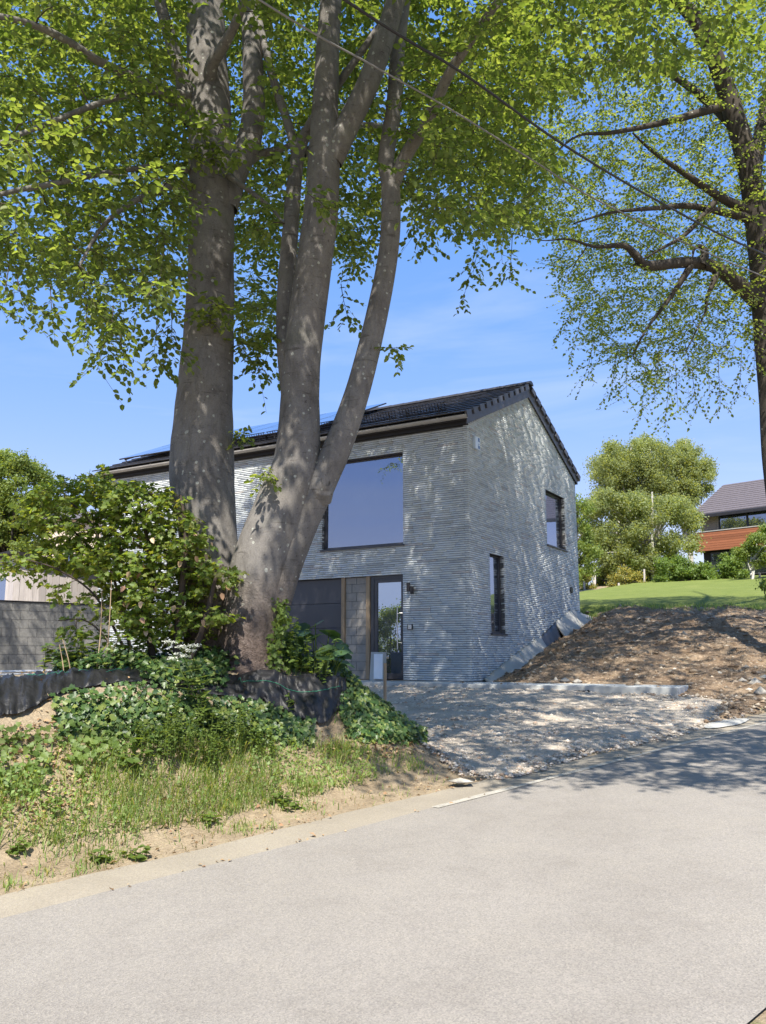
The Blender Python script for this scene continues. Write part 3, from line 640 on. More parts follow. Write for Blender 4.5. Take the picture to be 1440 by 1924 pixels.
for sd_ in (0, 1):
    mb = MB(); q = [rp(.022, -.03, -.30, sd_), rp(.05, -.03, -.30, sd_), rp(.05, RL+.14, -.30, sd_), rp(.022, RL+.14, -.30, sd_), rp(.022, -.03, .012, sd_), rp(.05, -.03, .012, sd_), rp(.05, RL-.005, .012, sd_), rp(.022, RL-.005, .012, sd_)]
    # cut plumb at the eave and at the ridge
    q[2] = hp(.05, GW/2, ZR0+RL*STH-.335); q[3] = hp(.022, GW/2, ZR0+RL*STH-.335); q[6] = hp(.05, GW/2, ZR0+RL*STH+.0); q[7] = hp(.022, GW/2, ZR0+RL*STH+.0)
    bb_ = -.10 if sd_ == 0 else GW+.10
    q[0] = hp(.022, bb_, HW-.03); q[1] = hp(.05, bb_, HW-.03); q[4] = hp(.022, bb_, ZR0+.12*SL+.015); q[5] = hp(.05, bb_, ZR0+.12*SL+.015)
    mb.hexa(q if sd_ == 0 else [q[3], q[2], q[1], q[0], q[7], q[6], q[5], q[4]]); mb.build('bargeboard', 'barge', roof)
    for k in range(NG):
        r0 = k*GA+.0; mb = MB(); q = []
        for h0 in (-.10, .052):
            for a_, r in ((.052, r0), (.105, r0), (.105, r0+GA*.66), (.052, r0+GA*.66)): q.append(rp(a_, r, h0 if h0 < 0 else h0-(r-r0)*.07, sd_))
        mb.hexa(q if sd_ == 0 else [q[3], q[2], q[1], q[0], q[7], q[6], q[5], q[4]]); mb.build('verge_flap', 'barge', roof)
for sd_ in (0, 1):
    mb = MB(); B = lambda b_: b_ if sd_ == 0 else GW-b_
    q = (B(-.10), B(.02)); mb.hbox(-FL-.08, .02, min(q), max(q), HW-.03, HW+.20); mb.build('fascia', 'soffit', roof)
    mb = MB(); V = []; bc = -.178; zc = 5.665
    arc = [(math.cos(x)*.072, math.sin(x)*.072) for x in np.linspace(math.pi, 2*math.pi, 9)]; arc2 = [(x*.93, y*.93) for x, y in arc[::-1]]; prof = arc+arc2
    for a_ in (-FL-.12, .085): V += [hp(a_, B(bc+x), zc+y) for x, y in prof]
    K = len(prof); F_ = [(i, (i+1) % K, (i+1) % K+K, i+K) for i in range(K)]
    F_ += [(i, i+1, K-2-i, K-1-i) for i in range(8)]+[(K+i, K+i+1, 2*K-2-i, 2*K-1-i) for i in range(8)]
    F_ += [tuple(range(0, 9)), tuple(range(K, K+9))]
    mb.add(V, F_); g_ = mb.build('gutter', 'zinc', roof)
    for k in range(9):
        mb = MB(); a_ = -.6-k*1.25; mb.hbox(a_-.012, a_+.012, min(B(bc-.085), B(-.10)), max(B(bc-.085), B(-.10)), zc-.002, zc+.008); mb.build('bracket', 'zinc', g_)
for k in range(5):     # snow guards above the eave
    a1 = -.55-k*1.28; a0 = a1-1.22; mb = MB()
    for h in (.09, .15, .21, .27):
        q0, q1 = rp(a0, .42, h, 0), rp(a1, .42, h, 0); mb.tube([q0, q1], [.011]*2, 4)
    for i in range(16):
        a_ = a0+(a1-a0)*(i+.5)/16; mb.tube([rp(a_, .42, .06, 0), rp(a_, .42, .28, 0)], [.009]*2, 4)
    for a_ in (a0+.2, a1-.2): mb.tube([rp(a_, .42, .03, 0), rp(a_, .42, .25, 0)], [.014]*2, 4); mb.tube([rp(a_, .62, .045, 0), rp(a_, .42, .2, 0)], [.01]*2, 4)
    mb.build('snow_guard', 'black_metal', roof)
for row in range(2):
    for c in range(7):
        a1 = -4.05-c*1.02; a0 = a1-1.0; r0 = .62+row*1.74; r1 = r0+1.72
        q = lambda h0, h1, i=0.0: [rp(a0+i, r0+i, h0, 0), rp(a1-i, r0+i, h0, 0), rp(a1-i, r1-i, h0, 0), rp(a0+i, r1-i, h0, 0), rp(a0+i, r0+i, h1, 0), rp(a1-i, r0+i, h1, 0), rp(a1-i, r1-i, h1, 0), rp(a0+i, r1-i, h1, 0)]
        mb = MB(); mb.hexa(q(.17, .205)); sp_ = mb.build('solar_panel', 'black_metal', roof)
        mb = MB(); mb.hexa(q(.2, .208, .014)); mb.build('glass_face', 'solar', sp_)
for a_ in (-11.0, -9.2, -7.4, -5.6, -4.3):
    mb = MB(); mb.tube([rp(a_, .7, .03, 0), rp(a_, .7, .17, 0)], [.018]*2, 5); mb.tube([rp(a_, .66, .15, 0), rp(a_, 4.0, .15, 0)], [.02]*2, 4); mb.build('panel_rail', 'galv', roof)
# fittings on the walls
def thing1(mb, name, mat, label, cat, **k): return tag(mb.build(name, mat, None, **{q: w for q, w in k.items() if q in ('smooth', 'bevel')}), label, cat, k.get('group'))
sl = s_of_px(773.5, 1.95); wlmp = empty('wall_lamp', hp(-sl, 0, 1.9)); tag(wlmp, 'pair of offset black tube wall lamps right of the front door', 'wall lamp')
for da, z0, z1 in ((-.045, 1.91, 2.10), (.045, 1.85, 2.02)):
    mb = MB(); mb.tube([hp(-sl+da, -.06, z0), hp(-sl+da, -.06, z1)], [.04]*2, 14); mb.build('lamp_tube', 'black_metal', wlmp, smooth=False)
mb = MB(); mb.hbox(-sl-.06, -sl+.06, -.03, .0, 1.93, 2.0); mb.build('bracket', 'black_metal', wlmp)
sl = s_of_px(771.5, 1.1); db = empty('doorbell', hp(-sl, 0, 1.1)); tag(db, 'small square steel doorbell plate beside the front door', 'doorbell')
mb = MB(); mb.hbox(-sl-.065, -sl+.065, -.022, -.001, 1.08, 1.20); mb.build('back_box', 'black_metal', db, bevel=.004)
mb = MB(); mb.hbox(-sl-.045, -sl+.045, -.032, -.0225, 1.09, 1.19); mb.build('face_plate', 'steel', db, bevel=.004)
M['siren_blue'] = simple('siren_blue', (.05, .13, .30), .4, .5, var=.05); M['siren_white'] = simple('siren_white', (.62, .70, .80), .45, .5, var=.04)
bs = b_of_px(889, 5.2); sr_ = empty('alarm_box', hp(.0, bs+.1, 5.05)); tag(sr_, 'white and blue alarm box high on the gable corner', 'alarm box')
mb = MB(); mb.hbox(.0, .07, bs, bs+.24, 5.02, 5.30); mb.build('housing', 'siren_white', sr_, bevel=.012)
for u0, u1, z0, z1 in ((.13, .21, 5.20, 5.28), (.13, .21, 5.04, 5.11), (.15, .19, 5.13, 5.15)):
    mb = MB(); mb.hbox(.071, .075, bs+u0, bs+u1, z0, z1); mb.build('marking', 'siren_blue', sr_)
bv_ = b_of_px(1072, 2.9); mb = MB(); zc = 0
for _ in range(30):
    q = project(hp(0, bv_, zc))[1]; zc += (q-1109)/70
an = np.linspace(0, 2*math.pi, 17)[:-1]
V = [hp(d_, bv_+math.cos(x)*.10, zc+math.sin(x)*.09) for d_ in (.0, .03) for x in an]; mb.add(V, [(i, (i+1) % 16, (i+1) % 16+16, i+16) for i in range(16)]+[tuple(range(16, 32))])
thing1(mb, 'wall_vent', 'black_metal', 'round dark vent low on the gable near the rear corner', 'vent')
# slab in front of the house
mb = MB(); mb.hbox(-4.2, 4.35, -1.15, -.002, -.32, -.012)
tag(mb.build('concrete_slab', 'concrete', None, bevel=.01), 'long pale concrete slab along the foot of the front wall', 'slab')
mb = MB()
for k in range(26):
    a_ = -1.5+k*.17+rb_.uniform(-.05, .05)
    if rb_.random() < .45: continue
    w = rb_.uniform(.05, .12); mb.hexa([hp(a_-w, -1.175-rb_.uniform(0, .02), -.22), hp(a_+w, -1.175, -.22), hp(a_+w, -1.152, -.22), hp(a_-w, -1.152, -.22), hp(a_-w*.8, -1.17, -.10-rb_.uniform(0, .05)), hp(a_+w*.9, -1.17, -.12+rb_.uniform(0, .04)), hp(a_+w, -1.152, -.11), hp(a_-w, -1.152, -.10)])
o = thing1(mb, 'membrane_edge', 'membrane', 'torn black membrane sticking out under the concrete slab', 'membrane')
# boards leaning against the foot of the gable
def skirt(name, b0, b1, zt0, zt1, out, mat, label, cat, seed):
    nb = 14; nh = 5; V = []; r_ = random.Random(seed)
    for i in range(nb+1):
        b_ = b0+(b1-b0)*i/nb; zt = zt0+(zt1-zt0)*i/nb+.02*math.sin(i*1.7+seed)
        o_ = out if not isinstance(out, tuple) else out[0]+(out[1]-out[0])*i/nb
        q = hp(o_+.05, b_, 0); zg = H1(q[0], q[1])-ZB-.10
        for j in range(nh+1):
            f_ = j/nh; w_ = .02*math.sin(i*1.1+j*.9+seed)*f_
            V.append(hp(.012+(o_+w_)*f_**1.15, b_, zt+(min(zg, zt-.1)-zt)*f_))
    F_ = [(i*(nh+1)+j, i*(nh+1)+j+1, (i+1)*(nh+1)+j+1, (i+1)*(nh+1)+j) for i in range(nb) for j in range(nh)]
    mb = MB(); mb.add(V, F_); o = thing1(mb, name, mat, label, cat, smooth=True); so_ = o.modifiers.new('t', 'SOLIDIFY'); so_.thickness = .025; so_.offset = 1; return o
def zpx(px, py):
    b_ = b_of_px(px, .5); lo, hi = -.5, 6
    for _ in range(40):
        mid = (lo+hi)/2; b_ = b_of_px(px, mid)
        if project(hp(0, b_, mid))[1] > py: lo = mid
        else: hi = mid
    return b_, lo
b0, z0 = zpx(908, 1278); b1, z1 = zpx(972, 1226); skirt('drainage_board', b0, b1, z0, z1, (.42, .36), 'skirt', 'long grey drainage board leaning on the gable foot beside the slab', 'board', 1)
b0, z0 = b1+.01, z1; b1, z1 = zpx(1014, 1196); skirt('drainage_board', b0, b1, z0, z1, (.33, .25), 'skirt', 'short grey drainage board between the long board and black membrane', 'board', 2)
b2, z2 = zpx(1042, 1170); skirt('membrane_sheet', b1+.02, b2, z1-.02, z2, (.2, .2), 'membrane', 'crumpled black membrane at the gable foot between grey boards', 'membrane', 3)
b3, z3 = zpx(1072, 1146); skirt('drainage_board', b2+.02, b3, z2, z3, (.34, .34), 'skirt', 'upright grey drainage board above the black membrane', 'board', 4)
skirt('drainage_board', b3+.02, GW+.45, z3, z3-.12, (.34, .5), 'skirt', 'folded grey drainage sheet wrapping the rear gable corner', 'board', 5)
# white panel and stake by the door
pm = at(737, 1272, 19.0); q0 = hp(-2.05, -.30, 0)
st = empty('letterbox_panel', hp(-1.98, -.35, -.012)); tag(st, 'white panel with grey side box standing before the front door', 'panel')
mb = MB(); ca = -1.95
mb.hexa([hp(ca-.13, -.50, .03), hp(ca+.10, -.53, .03), hp(ca+.10, -.50, .03), hp(ca-.13, -.47, .03), hp(ca-.16, -.44, .56), hp(ca+.07, -.47, .56), hp(ca+.07, -.44, .56), hp(ca-.16, -.41, .56)]); mb.build('front_panel', 'white', st, bevel=.003)
mb = MB(); mb.hexa([hp(ca-.26, -.46, -.012), hp(ca+.05, -.46, -.012), hp(ca+.05, -.26, -.012), hp(ca-.26, -.26, -.012), hp(ca-.26, -.40, .60), hp(ca+.05, -.40, .60), hp(ca+.05, -.26, .60), hp(ca-.26, -.26, .60)]); mb.build('side_box', 'concrete', st, bevel=.004)
sk = hit(722, 1292, 6); 
mb = MB(); qa = at(723, 1288, 12.2); qa[2] = H1(qa[0], qa[1])-.2; qt = at(724, 1246, 12.2); mb.tube([qa, qt], [.024, .022], 6); thing1(mb, 'timber_stake', 'batten', 'short timber stake in the ivy before the front door', 'stake')
# ------------------------------------------------------------------ trees
class Grow:
    def __init__(self): self.V = []; self.F = []; self.k = 0; self.N = []; self.TW = []; self.tips = []
    def mesh(self, P, R, sides, wob=None):
        V, Fq = tube(P, R, sides, wob); self.V.append(V); self.F.append(Fq+self.k); self.k += len(V)
    def limb(self, P, R, sides=10, m=6, rough=0.0, node=True, flare=None):
        P = catmull(P, m); R = np.interp(np.linspace(0, 1, len(P)), np.linspace(0, 1, len(R)), R)
        P = P+(R[:, None]*.10)*np.stack([vnoise(np.arange(len(P))*.13, np.full(len(P), k*7.1+R[0]*99), 5) for k in range(3)], -1)
        an = np.arange(sides)*2*np.pi/sides; L = np.concatenate([[0], np.cumsum(np.linalg.norm(np.diff(P, axis=0), axis=1))])
        wob = 1+rough*(vnoise(L[:, None]*1.3+np.cos(an)[None]*1.2+R[0]*50, np.sin(an)[None]*1.2+L[:, None]*.3, 8)*1.0+vnoise(L[:, None]*5+np.cos(an)[None]*3, np.sin(an)[None]*3+L[:, None], 18)*.4)
        if flare: 
            h0, amp, lob, ph = flare
            wob = wob+amp*np.exp(-L[:, None]/h0)*(.55+.45*np.cos(lob*an[None]+ph+L[:, None]*.8))+.05*np.exp(-L[:, None]/(h0*2.2))*vnoise(np.cos(an)[None]*7+L[:, None]*1.5, np.sin(an)[None]*7, 77)
        self.mesh(P, R, sides, wob)
        if node: self.N += [(*p, r) for p, r in zip(P[1:], R[1:])]
        return P
    def reach(self, targets, rs=1.0, wander=.12, droop=.10, maxlen=6):
        N = np.array(self.N); T = np.array(targets)
        d0 = np.array([np.min(np.linalg.norm(N[:, :3]-t, axis=1)) for t in T]); order = np.argsort(d0)
        buf = np.zeros((len(N)+len(T)*6, 4)); buf[:len(N)] = N; c = len(N)
        for i in order:
            t = T[i]; v = buf[:c, :3]-t; d = np.linalg.norm(v, axis=1); cost = d+.35*np.clip(v[:, 2], 0, None)-.6*np.clip(buf[:c, 3], 0, .05)
            k = int(np.argmin(cost)); p0 = buf[k, :3]; r_par = buf[k, 3]; L = d[k]
            if L < .08 or L > maxlen: continue
            mid = (p0+t)/2+RNG.normal(size=3)*wander*L; mid[2] += droop*L*.8
            u = np.linspace(0, 1, 6)[:, None]; P = (1-u)**2*p0+2*u*(1-u)*mid+u*u*t
            P[1:5] += RNG.normal(size=(4, 3))*.02*L
            r0 = min(r_par*.75, (.006+.0085*L)*rs); R = np.linspace(r0, max(.0028, r0*.3), 6)
            self.mesh(P, R, 5 if r0 < .02 else 7); self.tips.append((P, L))
            buf[c:c+5, :3] = P[1:]; buf[c:c+5, 3] = R[1:]; c += 5
        self.N = [tuple(q) for q in buf[:c]]
    def twigs(self, per=9, ln=(.22, .5), nleaf=9, size=(.055, .085), spread=.35, hang=.25, start=.25, flat=.4):
        P0, D, Ln = [], [], []
        for P, L in self.tips:
            T = P[-1]-P[1]; T = T/(np.linalg.norm(T)+1e-9); m = max(3, int(per*min(1.5, .6+L*.5)))
            for i in range(m):
                f = start+(1-start)*(i+1)/m; x = f*(len(P)-1); k = min(int(x), len(P)-2); p = P[k]+(P[k+1]-P[k])*(x-k)
                sd_ = np.cross(T, [0, 0, 1]); sd_ = sd_/(np.linalg.norm(sd_)+1e-6); sg = 1 if i % 2 else -1
                dr = T*.7+sd_*sg*.8+RNG.normal(size=3)*spread; dr[2] -= hang*RNG.uniform(.2, 1.6)
                P0.append(p); D.append(dr); Ln.append(RNG.uniform(*ln))
        P0 = np.array(P0); D = unit(np.array(D)); Ln = np.array(Ln); M_ = len(P0)
        # twig stems, three-sided
        S = unit(np.cross(D, [0, 0, 1.])); U = np.cross(S, D); r = .0028; tri = [(1, 0), (-.5, .87), (-.5, -.87)]
        base = np.stack([P0+r*(S*a_+U*b_) for a_, b_ in tri], 1); tip = P0+D*Ln[:, None]; tip[:, 2] -= .10*Ln; tip4 = np.stack([tip+.4*r*(S*a_+U*b_) for a_, b_ in tri], 1)
        V = np.concatenate([base, tip4], 1).reshape(-1, 3); q = np.array([(0, 1, 4, 3), (1, 2, 5, 4), (2, 0, 3, 5)])
        self.mesh_raw(V, ((np.arange(M_)*6)[:, None, None]+q[None]).reshape(-1, 4))
        f = (np.arange(nleaf)+.6)/nleaf; LP = P0[:, None]+D[:, None]*(Ln[:, None]*f[None])[..., None]; LP[..., 2] -= (.10*Ln[:, None]*f[None]**2)
        sg = np.where(np.arange(nleaf) % 2 == 0, 1., -1.)[None, :, None]
        LD = D[:, None]*.55+S[:, None]*sg*.8+RNG.normal(size=LP.shape)*.28; LD[..., 2] -= .18
        LN = np.zeros_like(LP); LN[..., 2] = 1; LN = LN+RNG.normal(size=LP.shape)*flat
        keep = RNG.uniform(size=LP.shape[:2]) < .92
        LP = LP+RNG.normal(size=LP.shape)*.008
        return LP[keep], unit(LD[keep]), unit(LN[keep]), RNG.uniform(*size, keep.sum())
    def mesh_raw(self, V, Fq): self.V.append(V); self.F.append(Fq+self.k); self.k += len(V)
    def take(self):
        V, Fq = np.concatenate(self.V), np.concatenate(self.F); self.V = []; self.F = []; self.k = 0; return V, Fq
def crown_pts(m, c, r, mask=None, shell=.35, seed=0):
    q = rdir(m)*(RNG.uniform(size=(m, 1))**shell); P = np.array(c)+q*np.array(r)
    if mask is not None: P = P[mask(P)]
    return P
def spaced(P, dmin):
    out = []; cell = {}
    for p in P:
        k = tuple((p/dmin).astype(int)); ok = True
        for i in (-1, 0, 1):
            for j in (-1, 0, 1):
                for l in (-1, 0, 1):
                    for q in cell.get((k[0]+i, k[1]+j, k[2]+l), ()):
                        if (p-q)@(p-q) < dmin*dmin: ok = False
        if ok: cell.setdefault(k, []).append(p); out.append(p)
    return np.array(out)
# lower outline of the foliage against the sky (pixel x -> lowest pixel y)
LOW = np.array([(-400, 540), (0, 540), (60, 550), (110, 570), (150, 600), (190, 650), (235, 655), (255, 570), (290, 615), (330, 625), (350, 590), (430, 580), (455, 640), (485, 665), (525, 650), (560, 570), (600, 505), (650, 530), (690, 510), (730, 430), (765, 415), (800, 425), (835, 450), (880, 490), (905, 460), (930, 450), (960, 470), (985, 445), (1020, 455), (1045, 530), (1065, 575), (1100, 665), (1150, 690), (1200, 720), (1250, 740), (1300, 720), (1350, 705), (1400, 675), (1440, 620), (1500, 620), (2200, 600)])
def lowmask(P, pad=0):
    x, y, fw_ = project(P); ins = (fw_ < 1e8)
    jag = 34*vnoise(P[:, 0]*1.9+40, P[:, 1]*1.9, 61)+26*vnoise(P[:, 0]*5, P[:, 1]*5+9, 62) if pad > 0 else 0
    return ~ins | (y < np.interp(x, LOW[:, 0], LOW[:, 1])-pad+jag)
# ---- the old twin beech
base = at(446, 1252, 9.5); zb_ = H1(base[0], base[1])
beech = empty('beech_tree', (base[0], base[1], zb_)); tag(beech, 'old multi-stemmed grey beech on the bank with lichen spotted trunks', 'tree')
def path(pts): 
    P = np.array([at(px, py, d) for px, py, w, d in pts]); R = np.array([pxr(w, d) for px, py, w, d in pts]); return P, R
g = Grow()
P, R = path([(418, 1300, 150, 9.62), (412, 1235, 118, 9.62), (404, 1130, 104, 9.65), (393, 1010, 106, 9.68), (381, 900, 120, 9.7), (381, 830, 119, 9.7), (386, 740, 106, 9.7), (393, 620, 94, 9.7), (396, 500, 88, 9.7), (398, 380, 88, 9.7), (398, 280, 86, 9.72), (394, 180, 84, 9.75), (390, 60, 78, 9.8), (388, -60, 70, 9.9), (384, -260, 58, 10.0), (392, -520, 40, 10.2), (400, -760, 22, 10.3)])
R[0] *= 1.0; g.limb(P, R, 36, 10, .07, flare=(.42, .30, 5, .4))
P, R = path([(470, 1300, 150, 9.40), (468, 1240, 118, 9.40), (478, 1150, 112, 9.36), (492, 1060, 112, 9.32), (522, 975, 104, 9.3), (550, 900, 92, 9.3), (562, 830, 82, 9.3), (565, 750, 74, 9.3), (571, 660, 72, 9.28), (588, 520, 70, 9.25), (603, 400, 68, 9.22), (611, 290, 64, 9.2), (613, 200, 52, 9.2), (618, 100, 48, 9.2), (624, -20, 44, 9.15), (630, -180, 38, 9.1), (650, -420, 26, 9.1), (660, -640, 14, 9.1)])
g.limb(P, R, 36, 10, .06, flare=(.45, .32, 5, 2.0))
trunk_limbs = [
 [(520, 1130, 60, 9.30), (545, 1050, 56, 9.3), (572, 985, 54, 9.3), (602, 915, 58, 9.3), (632, 850, 54, 9.3), (655, 790, 50, 9.3), (682, 705, 46, 9.32), (712, 580, 42, 9.35), (733, 450, 40, 9.4), (735, 350, 38, 9.4), (727, 300, 33, 9.4), (741, 200, 32, 9.4), (750, 90, 30, 9.4), (770, -60, 26, 9.4), (800, -260, 20, 9.3), (830, -460, 12, 9.2)],
 [(738, 350, 30, 9.4), (765, 290, 28, 9.25), (805, 225, 25, 9.0), (845, 140, 22, 8.7), (890, 70, 19, 8.4), (940, 0, 17, 8.1), (1010, -90, 14, 7.7), (1090, -220, 9, 7.2)],
 [(622, 300, 52, 9.2), (655, 235, 48, 9.15), (692, 160, 46, 9.1), (722, 80, 44, 9.1), (745, 0, 40, 9.1), (770, -120, 34, 9.0), (800, -330, 22, 8.9), (830, -520, 12, 8.8)],
 [(548, 760, 34, 9.55), (538, 640, 38, 9.6), (540, 540, 36, 9.62), (548, 430, 32, 9.65), (556, 330, 30, 9.7), (566, 275, 26, 9.7), (590, 225, 20, 9.6), (632, 165, 17, 9.5), (700, 70, 14, 9.4), (760, -20, 10, 9.3)],
 [(560, 300, 20, 9.7), (545, 240, 18, 9.75), (520, 165, 17, 9.8), (500, 90, 16, 9.85), (480, 0, 13, 9.9), (455, -120, 9, 10)],
 [(425, 390, 50, 9.72), (445, 320, 50, 9.75), (470, 265, 50, 9.8), (480, 190, 46, 9.85), (476, 110, 42, 9.9), (476, 0, 38, 10), (500, -160, 30, 10.2), (530, -380, 18, 10.4)],
 [(455, 315, 20, 9.78), (490, 290, 17, 9.9), (530, 280, 13, 10.1), (575, 262, 8, 10.3)],
 [(362, 230, 34, 9.65), (345, 160, 30, 9.6), (325, 80, 26, 9.5), (302, 0, 24, 9.45), (275, -120, 18, 9.3), (240, -300, 10, 9.2)],
 [(352, 205, 30, 9.6), (310, 178, 23, 9.3), (255, 147, 20, 8.9), (190, 116, 18, 8.5), (110, 66, 16, 8.1), (30, 36, 13, 7.8), (-120, 10, 9, 7.4)],
 [(360, 180, 18, 9.6), (300, 172, 15, 9.2), (235, 180, 13, 8.8), (170, 200, 12, 8.4), (90, 232, 11, 8.0), (0, 270, 9, 7.6), (-90, 330, 6, 7.3)],
 [(365, 350, 22, 9.6), (330, 346, 18, 9.3), (290, 362, 14, 9.0), (240, 385, 11, 8.7), (190, 430, 8, 8.4), (150, 500, 6, 8.2)],
 [(362, 320, 14, 9.6), (300, 312, 12, 9.2), (200, 325, 11, 8.7), (100, 345, 11, 8.3), (20, 360, 10, 8.0), (-80, 390, 7, 7.7)],
 [(430, 330, 12, 9.5), (470, 358, 10, 9.3), (510, 390, 8, 9.2), (535, 420, 5, 9.1)],
 [(395, 160, 30, 9.6), (400, 120, 26, 9.4), (425, 80, 22, 9.2), (450, 30, 18, 9.0), (480, -60, 12, 8.8)],
 [(405, -100, 40, 9.9), (480, -240, 30, 10.6), (540, -330, 22, 11.6), (590, -390, 14, 12.8), (620, -420, 8, 14)],
 [(385, -120, 40, 9.9), (280, -230, 30, 10.6), (160, -270, 22, 11.6), (60, -260, 15, 12.8), (0, -240, 9, 14)],
 [(620, -100, 34, 9.1), (640, -320, 26, 8.4), (690, -620, 18, 7.4), (740, -1000, 12, 6.2), (800, -1500, 7, 5.0)],
 [(390, -200, 34, 9.9), (330, -420, 26, 9.0), (270, -700, 18, 7.8), (210, -1000, 12, 6.6)],
 [(760, -60, 22, 9.4), (850, -160, 18, 9.9), (960, -200, 14, 10.6), (1060, -210, 9, 11.6)],
 [(570, 290, 18, 9.75), (640, 250, 14, 10.3), (700, 235, 11, 11.0), (790, 260, 7, 11.8)],
]
for L_ in trunk_limbs:
    P, R = path(L_); g.limb(P, R, 18 if R[0] > .1 else (12 if R[0] > .05 else 8), 7, .05)
g.limb(np.array([at(600, 935, 9.28), at(606, 915, 9.2), at(612, 905, 9.12)]), [.15, .14, .06], 16, 5, .1, node=False)
V, Fq = g.take(); trk = link('trunk', npmesh('trunk', V, Fq, True), 'bark', beech)
# bark scars: raised rings where limbs were shed, as raised folds on the trunks
# attraction points: in view (held above the traced outline) and the crown over and behind it
def inframe(P): x, y, f_ = project(P); return (x > -30) & (x < 1470) & (y > -30) & (f_ < 1e8)
cL = (-0.5, 9.9, 10.8); rL = (7.6, 7.3, 7.0)
def mL(P):
    x, y, f_ = project(P)
    ok = lowmask(P, 25) & (P[:, 2] > 4.0) & (P[:, 1] > 2.6)
    ok &= ~((f_ < 1e8) & (x > 1010) & (y > 150) & (P[:, 1] > 6.5))
    # thinner in front of the trunks, a clear lane round the house side of the lower stems
    thin = vnoise(P[:, 0]*31, P[:, 2]*31, 4) > -.36
    ok &= ~((x > 330) & (x < 500) & (y > -40) & (P[:, 1] < 9.7) & thin) & ~((x > 520) & (x < 770) & (y > -40) & (P[:, 1] < 9.6) & thin)
    ok &= ~((P[:, 1] < 7.0) & (y > -120) & (f_ < 1e8))
    return ok
A = crown_pts(6000, cL, rL, mL, .42)
# extra boughs that droop to the left of the trunk and between the stems
def bough(m, poly, d0, d1):
    xs = np.array([p[0] for p in poly]); ys = np.array([p[1] for p in poly]); X = RNG.uniform(xs.min(), xs.max(), m); Y = RNG.uniform(ys.min(), ys.max(), m); k = inpoly(X, Y, poly)
    return np.array([at(x, y, d) for x, y, d in zip(X[k], Y[k], RNG.uniform(d0, d1, k.sum()))])
Bs = [bough(700, [(-60, -20), (340, -20), (345, 420), (330, 560), (230, 640), (120, 560), (-60, 520)], 8.3, 10.6),
      bough(260, [(60, 180), (330, 160), (340, 400), (250, 520), (70, 420)], 8.2, 9.2),
      bough(120, [(440, 60), (620, 60), (560, 560), (520, 660), (450, 640)], 9.9, 11.5),
      bough(210, [(760, 60), (1060, 20), (1040, 420), (930, 430), (800, 420), (745, 380)], 8.2, 11.0),
      bough(230, [(770, 60), (1010, 20), (1000, 330), (930, 350), (800, 340), (760, 300)], 11, 15), bough(110, [(590, 120), (760, 60), (740, 460), (640, 540), (600, 500)], 9.9, 11.5),
      bough(330, [(-20, -20), (1010, -20), (960, 150), (760, 330), (600, 360), (450, 260), (320, 200), (-20, 220)], 11.0, 15.5), bough(50, [(150, 520), (250, 520), (240, 660), (185, 655)], 8.0, 8.8), bough(36, [(280, 520), (340, 520), (335, 630), (285, 625)], 8.4, 9.2)]
extra = [spaced(crown_pts(1200, (-1.1, 6.4, 10.2), (2.3, 2.0, 2.2), mL, .4), .5), spaced(crown_pts(900, (2.9, 4.5, 8.4), (3.3, 1.9, 1.4), mL, .4), .48), spaced(crown_pts(700, (-6.3, 14.6, 9.6), (3.4, 3.0, 2.6), mL, .4), .6)]  # unseen leaf clusters added to shade the trunks, lane and block wall
extra.append(spaced(crown_pts(500, (1.2, 11.6, 13.6), (3.2, 2.4, 2.2), mL, .4), .56)); extra = np.concatenate(extra); extra = extra[~inframe(extra)]  # one more added above the view to shade the house front
A_in = spaced(np.concatenate([A[inframe(A)]]+Bs), .33); A_out = spaced(A[~inframe(A)], .74); A_out = A_out[(A_out[:, 0] < -.5) | (RNG.uniform(size=len(A_out)) < .68)]; A_out = np.concatenate([A_out, extra, spaced(crown_pts(900, (-1.5, 12.6, 12.6), (5.2, 2.4, 2.4), lambda P: mL(P) & ~inframe(P), .4), .56)])  # unseen crown thinned for dapples on gravel; last cluster added to shade the front
zl = A_out[:, 2]-(9-A_out[:, 1])/.571*.819; lit = (A_out[:, 0] > -4.6) & (A_out[:, 0] < -1.7) & (zl > 2.0) & (zl < 4.4) & (A_out[:, 1] < 8.5); A_out = A_out[~lit | (RNG.uniform(size=len(lit)) < .2)]  # unseen crown thinned along the sun's path so the bush gets light
A_in = A_in[lowmask(A_in, 18)]
def strand(px0, py0, px1, py1, d):
    P = np.array([at(px0, py0, d+.3), at(px0*.6+px1*.4, py0*.5+py1*.5, d+.1), at(px1, py1, d)]); P = catmull(P, 3)[:6]; P = np.vstack([P, at(px1, py1, d)])[-6:]
    g.mesh(P, np.linspace(.006, .002, 6), 4); g.tips.append((P, .9))
g.reach(np.concatenate([A_in, A_out]), maxlen=9)
for q in ((30, 500, 50, 585, 8.0), (95, 520, 100, 605, 8.1), (165, 560, 160, 630, 8.3), (205, 600, 185, 690, 8.3), (225, 610, 235, 690, 8.3), (215, 560, 208, 640, 8.2), (300, 560, 290, 665, 8.7), (325, 570, 322, 650, 8.8), (318, 600, 310, 690, 8.8), (470, 600, 488, 705, 9.9), (515, 600, 500, 680, 10), (455, 580, 460, 670, 10), (640, 520, 655, 600, 10.2), (900, 430, 872, 560, 11.5), (905, 420, 890, 515, 11.3), (965, 420, 958, 530, 11.6), (940, 400, 945, 495, 11.5), (800, 370, 815, 465, 10.6), (20, 480, 5, 575, 7.9), (770, 360, 780, 450, 10)): strand(*q)
V0, F0 = g.take(); link('branches', npmesh('branches', V0, F0, True), 'twig', beech)
tips_all = g.tips
tip_in = [q for q in tips_all if inframe(q[0][-1][None])[0]]; tip_out = [q for q in tips_all if not inframe(q[0][-1][None])[0]]
